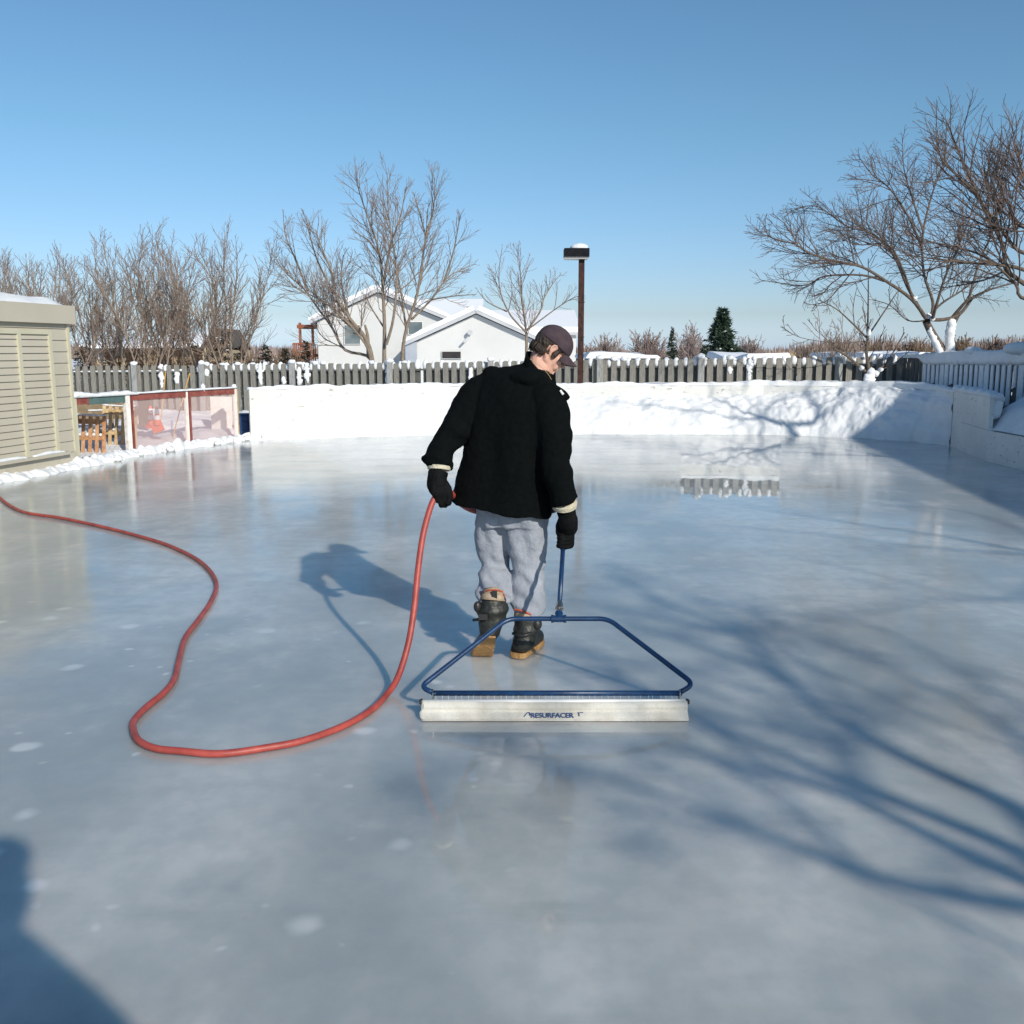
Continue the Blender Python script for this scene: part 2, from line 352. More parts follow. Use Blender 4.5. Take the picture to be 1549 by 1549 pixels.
# plateau of piled snow between boards and fence
mb=MB(); NP=16
FEN=[(-4.9,23.6),(-4.2,24.0),(-3,24.2),(-1.7,24),(0,23.6),(1.2,23.4),(3,23),(5.2,22.8),(7.0,22.6),(9.0,22.2),(10.2,21.5),(11.5,18)]
for i in range(241):
    u=i/240; b=poly_at(BRD,u); e=poly_at(FEN,u)
    for j in range(NP+1):
        t=j/NP; p=b.lerp(e,t)
        h0=.93+.06*sm(.55,.7,u)-.05*sm(.9,.97,u); z=(h0-(.45*(1-sm(.0,.35,u))+.06+.35*sm(.84,.95,u))*t)
        z+=.05*fbm(V((p.x*1.3,p.y*1.3,0)),3)*sm(0,.1,t)+.015
        if j==NP: z=-.1
        mb.v.append((p.x,p.y+ .03,z))
for i in range(240):
    for j in range(NP):
        a=i*(NP+1)+j; mb.f.append((a,a+NP+1,a+NP+2,a+1))
tag(obj('snow_field',mb,M['snow'],smooth=True),kind='structure')
# far rink boards with a snow cap
bt=thing('rink_boards',(1.2,20.25,0),'long white rink board wall along the far end under a lip of snow','rink boards')
mb=MB(); n=60; front=[];back=[]
pts=[poly_at(BRD,i/n) for i in range(n+1)]
rings=[]
for i,p in enumerate(pts):
    t=(pts[min(i+1,n)]-pts[max(i-1,0)]).normalized(); nn=V((t.y,-t.x)); q=p+nn*.02; r=p-nn*.03
    rings.append([(q.x,q.y,-.02),(r.x,r.y,-.02),(r.x,r.y,.93),(q.x,q.y,.93)])
mb.quadstrip(rings); obj('board_panel',mb,M['board'],bt)
mb=MB(); rings=[]
for i in range(361):
    u=i/360; p=poly_at(BRD,u); p2=poly_at(BRD,min(u+.003,1)); p1=poly_at(BRD,max(u-.003,0)); t=(p2-p1).normalized(); nn=V((t.y,-t.x))
    h=.055+.035*fbm(V((p.x*1.2,p.y,3)),3)+.02*fbm(V((p.x*6,p.y,3)),3); h=max(h,.015)+.05*sm(.55,.7,u)*(1-sm(.9,.97,u))
    wd=.06+.02*fbm(V((p.x*4,p.y,9)),2)
    rings.append([(p.x+nn.x*(wd)*c_-nn.x*.03,p.y+nn.y*wd*c_-nn.y*.03,.925+h*s_) for c_,s_ in ((1,0),(.95,.55),(.55,.92),(0,1),(-.8,.9),(-2.5,.5),(-2.5,-.6),(1,-.05))])
mb.quadstrip(rings); obj('snow_cap',mb,M['snow'],bt,smooth=True)
mb=MB()
for i in range(0):
    u=random.uniform(.005,.18) if i<34 else random.uniform(.45,.62); p=poly_at(BRD,u); p2=poly_at(BRD,u+.01); t=(p2-p).normalized(); nn=V((t.y,-t.x))
    z=random.uniform(.25,.88) if i<34 else random.uniform(.80,.9); l=random.uniform(.02,.10); h=random.uniform(.004,.012)
    a=p+nn*.023; b_=a+t*l
    mb.prism([(a.x,a.y,z),(b_.x,b_.y,z+random.uniform(-.02,.02)),(b_.x,b_.y,z+h),(a.x,a.y,z+h*.6)],(nn.x*.002,nn.y*.002,0))
# right-hand boards
P0,P1=G(1437,674.5).xy,G(1491,697).xy; P1b=G(1549,711.5).xy; P2=P1b+(P1b-P1).normalized()*9; P2=V((P2.x*.0+P1b.x+.05,P1b.y-9))
rb=thing('rink_boards',(7.37,15.9,0),'tall white rink board sheet with a dark seam at the right corner','rink boards')
def wallseg(mb,a,b,z0,z1,th,off=0):
    t=(b-a).normalized(); nn=V((-t.y,t.x)) # towards the ice (left)
    if nn.x>0: nn=-nn
    a_=a+nn*off; b_=b+nn*off; c_=b_-nn*th; d_=a_-nn*th
    mb.hexa([(a_.x,a_.y,z0),(b_.x,b_.y,z0),(c_.x,c_.y,z0),(d_.x,d_.y,z0),(a_.x,a_.y,z1),(b_.x,b_.y,z1),(c_.x,c_.y,z1),(d_.x,d_.y,z1)])
mb=MB(); wallseg(mb,P0,P1,-.02,.95,.06); obj('board_panel',mb,M['board'],rb)
mb=MB(); a=P0+(P1-P0)*.004; wallseg(mb,a,a+(P1-P0).normalized()*.012,.02,.93,.004,.003)
q0=P0+(P1-P0)*.3; wallseg(mb,q0,P1,.455,.459,.004,.003); obj('seam',mb,M['seam'],rb)
mb=MB()
for i in range(0):
    s=random.random(); z=random.uniform(.1,.85); a=P0.lerp(P1,s*.95); wallseg(mb,a,a+(P1-P0).normalized()*random.uniform(.01,.05),z,z+random.uniform(.01,.06),.002,.002)
mb=MB(); rings=[]
for i in range(60):
    p=P0.lerp(P1,i/59*1.01); h=.09+.02*math.sin(i*.5)+.015*fbm(V((i*.2,0,0)),3); 
    if i>52: h*=1-(i-52)*.08
    rings.append([(p.x+dx,p.y,.945+h*s_) for dx,s_ in ((-.02,0),(-.03,.6),(.02,.95),(.08,.95),(.16,.7),(.21,0),(.21,-1.5),(0,-.1))])
mb.quadstrip(rings); mb.lump((P1.x+.13,P1.y+.06,.80),(.09,.05,.19)); obj('snow_cap',mb,M['snow'],rb,smooth=True)
lb=thing('rink_boards',(7.1,9,0),'low speckled white rink board running toward the viewer at the right edge','rink boards')
mb=MB(); wallseg(mb,P1,P1b,-.02,.45,.06); wallseg(mb,P1b,P2,-.02,.45,.06); obj('board_panel',mb,M['board'],lb)
mb=MB(); wallseg(mb,P1+V((0,-.15)),P1b,.449,.463,.05,-.005); obj('top_edge',mb,M['fence'],lb)
mb=MB()
for i in range(0):
    s=random.random()**1.5; z=random.uniform(.05,.4); a=P1.lerp(P2,s*.5); wallseg(mb,a,a+(P2-P1).normalized()*random.uniform(.01,.03),z,z+random.uniform(.005,.02),.002,.002)
mb=MB(); RP=[P0,P1,P1b,P2]; ns_=160; nd=30
for i in range(ns_+1):
    p=poly_at(RP,i/ns_); 
    for j in range(nd+1):
        d=.045+3.6*(j/nd)**1.3; y=p.y; first=sm(P1.y+.25,P1.y+1.1,y)
        z=.44+.36*sm(.0,.38,d)+.42*sm(.25,1.2,d)-.10*sm(1.8,3.4,d)+.06*fbm(V((d*.9,y*.9,4)),3)*sm(0,.3,d)
        if first>0: z=z*(1-first)+first*(.12+.2*sm(.8,1.8,d))
        mb.v.append((p.x+d,y+.02*d,z))
for i in range(ns_):
    for j in range(nd):
        a=i*(nd+1)+j; mb.f.append((a,a+1,a+nd+2,a+nd+1))
tag(obj('snow_mound',mb,M['snow'],smooth=True),kind='structure')
# ------------------------------------------------------------------ snow rubble along the left edge
SB=V((-6.19,14.04)); SD=V((.188,.982)).normalized()
PA,PB=G(119,699).xy,G(361,666).xy
edge=[SB-SD*9,SB-SD*4,SB-SD*1.6,SB,PA.lerp(PB,.25),PA.lerp(PB,.5),PA.lerp(PB,.8),PB,V((-4.75,18.35))]
mb=MB(); NE=700; rings=[]
for i in range(NE+1):
    u=i/NE; p=poly_at(edge,u); p2=poly_at(edge,min(1,u+.01)); t=(p2-poly_at(edge,max(0,u-.01))).normalized(); nn=V((t.y,-t.x))
    q=p.y*3.1
    wd=.17+.10*abs(fbm(V((0,q*.8,1)),3))*2; h=.06+.07*abs(noise.noise(V((3,q*1.1,1))))*1.6+.03*noise.noise(V((1,q*3.2,1)))+.03*sm(13.6,14.5,p.y)
    rr=[]
    for k in range(13):
        c=k/12; x=(c*1.25-.25)*wd; hh=h*math.sin(math.pi*min(1,.12+c*.88))**.7*(1+.35*fbm(V((c*3,q*1.6,0)),2))
        rr.append((p.x+nn.x*x,p.y+nn.y*x,max(hh,.0) if k<12 else -.01))
    rings.append(rr)
mb.quadstrip(rings,closed=False)
for i in range(70):
    u=random.uniform(.35,1); p=poly_at(edge,u); s=random.uniform(.02,.075)
    mb.lump((p.x+random.uniform(-.02,.28),p.y,s*.6),(s,s,s*.75),.3,4,8,6)
tag(obj('snow_ridge',mb,M['snowlump'],smooth=True),kind='structure')
def zl(x,y):
    # behind the pen: snow rises to the fence
    d=(PA.x+(y-PA.y)*(PB.x-PA.x)/(PB.y-PA.y))-x
    z=.04+.10*sm(.1,.8,d)+.10*abs(fbm(V((x*1.8,y*1.8,4)),3))*sm(0,.4,d)+.10*sm(1.0,2,d)*sm(16.5,17.5,y)*(1-sm(20,22,y))
    return z*(.35+.65*sm(15.3,16.8,y))*sm(-.05,.12,d)-.02
tag(obj('snow_yard',grid(-13,-4.75,14.2,26,80,110,zl),M['snow'],smooth=True),kind='structure')

# ------------------------------------------------------------------ shed (left)
sh=thing('shed',(SB.x,SB.y,0),'tan clapboard shed with louvred shutters and snow on its flat roof','shed')
SN=V((SD.y,-SD.x)) # toward the ice
if SN.x<0: SN=-SN
def sp(s,d,z): q=SB-SD*s+SN*d; return V((q.x,q.y,z))
def sbox(mb,s0,s1,d0,d1,z0,z1): mb.hexa([sp(s1,d1,z0),sp(s0,d1,z0),sp(s0,d0,z0),sp(s1,d0,z0),sp(s1,d1,z1),sp(s0,d1,z1),sp(s0,d0,z1),sp(s1,d0,z1)])
LEN=9.0
mb=MB(); sbox(mb,.01,LEN,-3,-.03,0,2.2)
def lap(mb,s0,s1,z0,z1,d=0.0,k=.018):   # one lapped board
    mb.hexa([sp(s1,d+k,z0),sp(s0,d+k,z0),sp(s0,d-.02,z0),sp(s1,d-.02,z0),sp(s1,d+.002,z1),sp(s0,d+.002,z1),sp(s0,d-.02,z1),sp(s1,d-.02,z1)])
z=.22
while z<2.0: lap(mb,.05,LEN,z,min(z+.153,2.02)); z+=.155
# end wall laps facing away (simple trims)
obj('wall',mb,M['shed'],sh)
mb=MB(); sbox(mb,.0,.055,-.055,.03,0,2.0); obj('corner_board',mb,M['shedtrim'],sh)
mb=MB(); sbox(mb,.03,LEN,-.02,.035,0,.215); obj('skirt_board',mb,M['shed'],sh)
mb=MB(); sbox(mb,-.07,LEN+.07,-3.07,.09,1.99,2.24); obj('fascia',mb,M['shed'],sh)
for k in range(4):
    s0=.46+k*1.98 if k else .46
    s1=s0+1.95-.07
    pn=MB()
    ns=3; wsec=(s1-s0)/ns
    for i in range(ns+1): sbox(pn,s0+i*wsec-.03,s0+i*wsec+.03,.0,.055,.24,1.84)
    sbox(pn,s0-.03,s1+.03,.0,.052,1.84,1.90)
    f=obj('shutter',pn,M['shedtrim'],sh)
    sl=MB()
    for i in range(ns):
        z=.245
        while z<1.82: lap(sl,s0+i*wsec+.031,s0+(i+1)*wsec-.031,z,z+.088,.016,.022); z+=.09
    obj('louvre',sl,M['shed'],f)
mb=MB(); sbox(mb,.28,LEN,0,.11,.205,.245); sill=obj('sill',mb,M['shed'],sh)
mb=MB()
for s0,s1 in ((.36,1.02),(1.15,1.9),(2.3,3.6),(4,5)):
    n=16; mb.quadstrip([[sp(s0+(s1-s0)*i/n,d,.245+h*.035*math.sin(math.pi*(i+.4)/(n+.8))**.5*(1+.3*noise.noise(V((i*.7,s0,0))))) for d,h in ((.03,0),(.04,.9),(.07,1.1),(.10,.7),(.105,0))] for i in range(n+1)])
obj('snow',mb,M['snow'],sill,smooth=True)
mb=MB(); nx,ny=70,20; base=len(mb.v)
for i in range(nx+1):
    for j in range(ny+1):
        s=-.03+(LEN+.06)*i/nx; d=-3.0+3.05*j/ny
        e=sm(0,.28,s+.03)*sm(0,.3,LEN+.03-s)*sm(0,.12,.05-d)*sm(0,.3,d+3.0)
        h=(.10+.03*fbm(V((s*1.2,d,3)),3)+.10*sm(.6,2.2,s))*e**.5
        p=sp(s,d,2.235+max(h,0)); mb.v.append(tuple(p))
for i in range(nx):
    for j in range(ny):
        a=i*(ny+1)+j; mb.f.append((a,a+1,a+ny+2,a+ny+1))
obj('roof_snow',mb,M['snow'],sh,smooth=True)

# ------------------------------------------------------------------ penalty-box pen
pen=thing('pen_enclosure',(PA.x,PA.y,0),'netted timber pen with red and green top rail beside the tan shed','pen')
PD=(PB-PA).normalized(); PN=V((PD.y,-PD.x)); PL=(PB-PA).length
def pp(s,d,z): q=PA+PD*s+PN*d; return V((q.x,q.y,z))
def pbox(mb,s0,s1,d0,d1,z0,z1,z0b=None,z1b=None):
    z0b=z0 if z0b is None else z0b; z1b=z1 if z1b is None else z1b
    mb.hexa([pp(s0,d0,z0),pp(s1,d0,z0b),pp(s1,d1,z0b),pp(s0,d1,z0),pp(s0,d0,z1),pp(s1,d0,z1b),pp(s1,d1,z1b),pp(s0,d1,z1)])
TOP=.95
def sx(px,py): return (G(px,py).xy-PA).dot(PD)
s1,s2=sx(207,688),sx(290,676); g0_=sx(140,696)
mb=MB(); pbox(mb,0,g0_,-.04,.0,TOP-.11,TOP-.01); obj('top_rail',mb,M['redwood'],pen)
mb=MB(); pbox(mb,g0_+.003,s1,-.04,.0,TOP-.12,TOP-.01); obj('top_rail',mb,M['greenwood'],pen)
mb=MB(); pbox(mb,s1+.003,PL,-.04,.0,TOP-.10,TOP); obj('top_rail',mb,M['redwood'],pen)
for s,m_,wd in ((-.03,'shedtrim',.06),(s1-.10,'whitewood',.09),(s1+.025,'redwood',.03),(s2-.05,'whitewood',.035),(s2+.01,'redwood',.045),(PL-.06,'whitewood',.05),(PL-.005,'pallet',.03)):
    mb=MB(); pbox(mb,s,s+wd,-.05,.012,0,TOP-.012); obj('post',mb,M[m_],pen)
mb=MB(); pbox(mb,.1,PL,-.03,-.02,.0,.06); obj('bottom_rail',mb,M['fencedark'],pen)
mb=MB(); pbox(mb,s1+.06,s2-.055,-.023,-.020,.05,TOP-.1); obj('netting',mb,M['net'],pen)
mb=MB(); pbox(mb,s2+.06,PL-.065,-.023,-.020,.05,TOP-.1); obj('netting',mb,M['net'],pen)
mb=MB()
for k in range(-9,13):   # coarse wire mesh on the first bay
    for sg in (1,-1):
        pts=[]
        for i in range(41):
            z=.06+.78*i/40; s=.05+(k*.11+z*sg*.9+(0 if sg==1 else .5))
            if 0.05<s<s1-.1: pts.append(pp(s,.004,z))
        if len(pts)>2: mb.tube([pts[0],pts[-1]],.0013,3)
obj('wire_mesh',mb,M['redwood'],pen)
def panel(px0,py0,px1,py1,Y,m_,th=.03):
    a=W(px0,py0,Y); b=W(px1,py1,Y); mb=MB(); mb.box(((a.x+b.x)/2,Y,(a.z+b.z)/2),(b.x-a.x,th,a.z-b.z)); return obj('back_panel',mb,M[m_],pen)
panel(112,604,204,634,17.6,'tanend'); panel(208,604,229,646,17.9,'darkwall'); panel(318,600,353,652,19.0,'whitewood'); panel(200,606,206,670,17.4,'whitewood')
mb=MB(); n=130; rings=[]
for i in range(n+1):
    s=-.1+(PL+.08)*i/n; b0=1+1.3*(1-sm(1.0,1.3,s)); h=(.028+.018*fbm(V((s*3,0,0)),3))*b0; h=max(h,.01)
    rings.append([pp(s,d,TOP+.002+h*q-(.012 if s<1.3 else 0)) for d,q in ((.03,0),(.035,.7),(0,1),(-.05,1),(-.1-.15*(b0-1),.6),(-.1-.15*(b0-1),-.0))])
mb.quadstrip(rings); mb.lump(tuple(pp(2.95,-.02,TOP+.05)),(.035,.035,.07)); mb.lump(tuple(pp(PL-.04,-.02,TOP+.03)),(.04,.04,.04))
obj('snow_cap',mb,M['snow'],pen,smooth=True)
def pallet(px,Y,w_,pyt,pyb,lean,yaw,m_,label,tilt=0,nsl=4):
    b=W(px,pyb,Y); h_=W(px,pyt,Y).z-b.z; t=thing('pallet',tuple(b),label,'pallet','pallets leaning in the pen')
    R=Matrix.Rotation(yaw,4,'Z')@Matrix.Rotation(lean,4,'X')@Matrix.Rotation(tilt,4,'Y')
    def B(mb,x0,x1,y0,y1,z0,z1): mb.hexa([R@V(p)+b for p in ((x0,y0,z0),(x1,y0,z0),(x1,y1,z0),(x0,y1,z0),(x0,y0,z1),(x1,y0,z1),(x1,y1,z1),(x0,y1,z1))])
    sw=w_/nsl*.6; gp_=(w_-sw)/(nsl-1)
    mb=MB()
    for i in range(nsl): B(mb,-w_/2+i*gp_,-w_/2+i*gp_+sw,-.02,0,random.uniform(-.01,0),h_+random.uniform(-.01,.01))
    obj('slats',mb,M[m_],t)
    for z in (.03,h_/2-.04,h_-.12):
        mb=MB(); B(mb,-w_/2,w_/2,.001,.07,z,z+.075); obj('stringer',mb,M[m_],t)
    mb=MB()
    for i in range(nsl-1):
        x=-w_/2+sw+i*gp_; mb.lump(tuple(R@V((x+(gp_-sw)/2,-.005,h_/2+.045))+b),((gp_-sw)*.62,.03,.028),.15,3,8,6)
    rings=[]
    for i in range(13):
        x=-w_/2+w_*i/12; hh=.03*(1+.4*noise.noise(V((x*9,Y,0)))); rings.append([R@V((x,y,h_+.008+hh*q))+b for y,q in ((-.03,0),(-.03,.7),(.02,1),(.08,.7),(.08,0))])
    mb.quadstrip(rings); tag(obj('snow',mb,M['snow'],t,smooth=True),kind='stuff')
pallet(136,15.6,.46,629,694,-.20,.25,'palletred','reddish slatted pallet leaning in the pen next to the shed corner',.05,5)
pallet(180,16.2,.54,615,693,-.18,.30,'pallet','yellowish snow-topped slatted pallet leaning left of the white pen post',.07,6)
pallet(157,16.9,.40,622,688,-.12,.15,'tanend','dark brown pallet tucked behind the two slatted pallets in the pen',-.03,4)
for k,(px,Y,tp) in enumerate(((229,17.0,614),(238.5,16.9,615))):
    b=W(px,643,Y); H_=W(px,tp,Y).z-b.z; t=thing('traffic_cone',tuple(b),['orange traffic cone nearer the white post, two white bands','orange traffic cone nearer the yellow pole, base tipped forward'][k],'traffic cone','cones stored in the pen')
    mb=MB(); mb.tube([b+V((0,0,z*H_)) for z in (0,.98,1)],[.062,.022,.018],16); obj('cone_body',mb,M['orange'],t,smooth=False)
    for z0_,z1_ in ((.30,.52),(.62,.86)):
        mb=MB(); mb.tube([b+V((0,0,z*H_)) for z in (z0_,z1_)],[.065-.041*z0_,.065-.041*z1_],16); obj('band',mb,M['coneband'],t)
    mb=MB(); Mx=Matrix.Rotation(.75 if k else .3,3,'X')@Matrix.Rotation(.5,3,'Z'); mb.box(tuple(b+V((0.01,-.03,-.045 if k else -.01))),(.19,.19,.022),Mx); obj('base',mb,M['orange'],t)
for k,(pa,pb_,lb_) in enumerate(((W(263,655,17.2),W(286,568,18.2),'yellow pole leaning in the pen between cones and middle post'),(W(243,640,17.8),W(250,566,18.5),'thin yellow pole standing behind the orange cones'))):
    mb=MB(); mb.tube([pa,pb_],.010,8); e=(pb_-pa).normalized(); mb.tube([pa-e*.10,pa,pa+e*.02],[.009,.014,.010],8); mb.tube([pb_,pb_+e*.05],[.012,.012],8)
    tag(obj('hockey_stick',mb,M['stick'],origin=tuple(pa)),lb_,'stick','poles stored in the pen')
b=G(371,664); b.y=18.9; b.x=W(371,650,18.9).x
t=thing('barrel',tuple(b),'blue plastic barrel between the pen and the white boards','barrel')
mb=MB(); mb.tube([b+V((0,0,z)) for z in (-.02,.03,.1,.11,.13,.14,.28,.29,.31,.32,.40,.43)],[.16,.18,.185,.195,.195,.185,.185,.195,.195,.185,.18,.15],24); obj('drum',mb,M['barrel'],t,smooth=False)
mb=MB(); mb.tube([b+V((0,0,z)) for z in (.425,.445)],[.165,.165],24); obj('lid',mb,M['barrel'],t)

# ------------------------------------------------------------------ back fence
fpx=[(96,25.2,554),(300,24.6,552),(600,23.3,549),(900,21.9,544.5),(1100,21.3,542),(1368,20.95,540)]
FP=[W(a,c,b) for a,b,c in fpx]
def arc(P):
    L=[0]
    for i in range(1,len(P)): L.append(L[-1]+(P[i].xy-P[i-1].xy).length)
    return L
FL=arc(FP)
def fat(s):
    s=max(0,min(FL[-1]-1e-6,s))
    for i in range(len(P_)-1) if False else range(len(FP)-1):
        if s<=FL[i+1]:
            return FP[i].lerp(FP[i+1],(s-FL[i])/(FL[i+1]-FL[i])),(FP[i+1].xy-FP[i].xy).normalized()
fe=thing('wooden_fence',(0,22.5,0),'weathered grey shadowbox picket fence behind the far snow bank','fence')
def picket(mb,p,t,w_,th,z0,z1,off,ear=True):
    nn=V((t.y,-t.x)); c=V((p.x,p.y))+nn*off; a=c-t*w_/2; b=c+t*w_/2
    e=.02 if ear else 0
    poly=[(a.x,a.y,z0),(b.x,b.y,z0),(b.x,b.y,z1-e),(b.x-t.x*e,b.y-t.y*e,z1),(a.x+t.x*e,a.y+t.y*e,z1),(a.x,a.y,z1-e)]
    mb.prism(poly,(nn.x*th,nn.y*th,0))
pf=MB(); pb2=MB(); sn=MB(); sc=MB(); rl=MB()
sps=.205; s=0.0; k=0
while s<FL[-1]:
    p,t=fat(s); px=(p.x/p.y)*1500+774
    if abs(px-879)>0:
        top=p.z+random.uniform(-.012,.012)
        ww=.135 if random.random()>.04 else .09
        tl=random.uniform(-.006,.006)
        if random.random()>.015: picket(pf,p,(t+V((0,0))).normalized(),ww*random.uniform(.86,.95),.02,-.1,top,.03)
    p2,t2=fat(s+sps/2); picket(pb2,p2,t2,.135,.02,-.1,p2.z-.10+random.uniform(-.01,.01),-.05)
    # snow sitting on the rail between the pickets
    nn=V((t2.y,-t2.x)); h=random.uniform(.12,.17) if (px>340 or random.random()>.25) else .045
    if px<245: h=.03
    c=V((p2.x,p2.y))-nn*.01
    lo_=p2.z-.155; 
    if px>370 or px<245 or random.random()>.3:
        sn.lump((c.x,c.y,lo_+h*.62),(.072,.06,h*.72),.12,3,10,6)
    # wind-plastered patches
    zone = (250<px<330) or (370<px<470) or (690<px<730) or (1120<px<1150) or (580<px<600)
    if (zone and random.random()<.55) or random.random()<.03:
        for q in range(random.randint(1,4)):
            zz=random.uniform(p.z-.5,p.z-.02); sc.lump((p.x+nn.x*.05,p.y+nn.y*.05,zz),(random.uniform(.04,.085),.022,random.uniform(.05,.14)),.35,4,10,8)
    if random.random()<.16: sn.lump((p.x+nn.x*.03,p.y+nn.y*.03,p.z+.02),(.075,.05,random.uniform(.03,.06)),.2,3,10,6)
    s+=sps; k+=1
n=80
for dz in (-.14,-.75):
    rings=[]
    for i in range(n+1):
        p,t=fat(FL[-1]*i/n); nn=V((t.y,-t.x)); a=V((p.x,p.y))+nn*.028; b=V((p.x,p.y))-nn*.028
        rings.append([(a.x,a.y,p.z+dz-.04),(b.x,b.y,p.z+dz-.04),(b.x,b.y,p.z+dz),(a.x,a.y,p.z+dz)])
    rl.quadstrip(rings)
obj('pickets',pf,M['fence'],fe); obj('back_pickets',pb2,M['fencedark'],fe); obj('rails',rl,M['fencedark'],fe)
tag(obj('snow',sn,M['snow'],fe,smooth=True),kind='stuff'); tag(obj('plastered_snow',sc,M['snow'],fe,smooth=True),kind='stuff')
def sofpx(px):
    lo_,hi=0,FL[-1]
    for _ in range(40):
        m_=(lo_+hi)/2; p,_t=fat(m_)
        if p.x/p.y*1500/1.013+774.5<px: lo_=m_
        else: hi=m_
    return lo_
for px in (118,219,319,452,596,745,905,1054,1256):
    p,t=fat(sofpx(px)); mb=MB(); nn=V((t.y,-t.x)); c=V((p.x,p.y))+nn*.09
    mb.box((c.x,c.y,p.z/2),(.13,.10,p.z+.05)); mb.tube([(c.x,c.y,p.z+.025),(c.x,c.y,p.z+.06)],[.09,.01],4)
    q=obj('fence_post',mb,M['post'],fe)
    mb=MB(); mb.lump((c.x,c.y,p.z+.05),(.09,.08,.06),.15); obj('snow',mb,M['snow'],q,smooth=True)
# side fence on the right, heavy with snow
rf=thing('wooden_fence',(8.6,19,0),'dark fence on the right nearly buried in wind-packed snow','fence')
RA=W(1369,538,20.9); RB=W(1549,536,16.8); RC=V((9.3,12.6,1.62)); 
pf=MB(); sn=MB()
def rat(s):
    L1=(RB-RA).length
    return (RA.lerp(RB,s/L1),(RB.xy-RA.xy).normalized()) if s<L1 else (RB.lerp(RC,min(1,(s-L1)/(RC-RB).length)),(RC.xy-RB.xy).normalized())
s=0.05; L_=(RB-RA).length+(RC-RB).length
random.seed(21)
while s<L_:
    p,t=rat(s); nn=V((t.y,-t.x)); 
    if nn.x>0: nn=-nn
    c=V((p.x,p.y)); 
    mbx=pf; a=c-t*.06; b=c+t*.06
    mbx.prism([(a.x,a.y,0),(b.x,b.y,0),(b.x,b.y,p.z-.03),(a.x,a.y,p.z-.03)],(nn.x*.02,nn.y*.02,0))
    dz=(.25+.35*random.random()) if s>.75 else random.uniform(.03,.10)
    if s>.75:
        wq=random.uniform(.040,.070); a=c-t*wq+nn*.02; b=c+t*wq+nn*.02; zb=p.z-dz-.32*random.random()-.16
        sn.prism([(a.x,a.y,zb),(b.x,b.y,zb+.03),(b.x,b.y,p.z),(a.x,a.y,p.z)],(nn.x*.02,nn.y*.02,0))
    s+=.17
mb=MB()
s=0
a0=RA; 
for zc in (.3,.95,1.3):
    mb.tube([(RA.x+.05,RA.y,zc),(RB.x+.05,RB.y,zc),(RC.x+.05,RC.y,zc)],.03,4)
obj('rails',mb,M['fencedark'],rf); obj('pickets',pf,M['fencedark'],rf)
tag(obj('plastered_snow',sn,M['snowlump'],rf),kind='stuff')
mb=MB(); rings=[]
for i in range(140):
    s=L_*i/139; p,t=rat(s); nn=V((t.y,-t.x)); 
    if nn.x>0: nn=-nn
    f=sm(.6,.9,s); top=.02+.05*f+.035*fbm(V((s*1.4,0,0)),3)+.02*sm(.5,3,s); lowr=.05+.13*f+.06*f*noise.noise(V((s*9,1,0)))
    rings.append([(p.x+nn.x*d,p.y+nn.y*d,p.z+z) for d,z in ((.042,-lowr),(.05+.008*f,-lowr*.55),(.045,top*.5),(0,top),(-.06,top*.7),(-.07,-.05))])
mb.quadstrip(rings); q,_=rat(2.55); mb.lump((q.x,q.y,q.z+.08),(.14,.11,.08),.15)
q,_=rat(4.1); mb.lump((q.x,q.y,q.z+.08),(.3,.12,.12),.15)
obj('snow_cap',mb,M['snow'],rf,smooth=True)
# snow spilling behind the boards at the foot of the side fence
# ------------------------------------------------------------------ lamp post
LP=W(878,560,20.8); LP.z=0
lt=thing('lamp_post',tuple(LP),'rusty brown lamp post with a black floodlight box capped in snow','lamp post')
zt=W(879,391,20.8).z
mb=MB(); mb.box((LP.x,LP.y,zt/2),(.115,.115,zt)); 
for z in (1.2,1.9,2.6): mb.tube([(LP.x-.07,LP.y-.058,z),(LP.x+.07,LP.y-.058,z)],.008,6)
obj('pole',mb,M['rust'],lt)
a=W(853.5,376,20.7); b=W(891,389,20.7)
mb=MB(); mb.box(((a.x+b.x)/2,LP.y-.02,(a.z+b.z)/2),(b.x-a.x,.42,a.z-b.z)); hb=obj('lamp_head',mb,M['lamp'],lt)
mb=MB(); mb.hexa([(a.x+.0,LP.y-.20,b.z-.001),(b.x,LP.y-.20,b.z-.001),(b.x,LP.y+.18,b.z-.001),(a.x,LP.y+.18,b.z-.001),(a.x+.02,LP.y-.18,b.z-.04),(b.x-.02,LP.y-.18,b.z-.04),(b.x-.02,LP.y+.15,b.z-.04),(a.x+.02,LP.y+.15,b.z-.04)]); obj('lens',mb,M['lens'],hb)
mb=MB(); mb.lump(((a.x+b.x)/2+.06,LP.y,a.z+.02),(.20,.17,.085),.08); obj('snow',mb,M['snow'],hb,smooth=True)

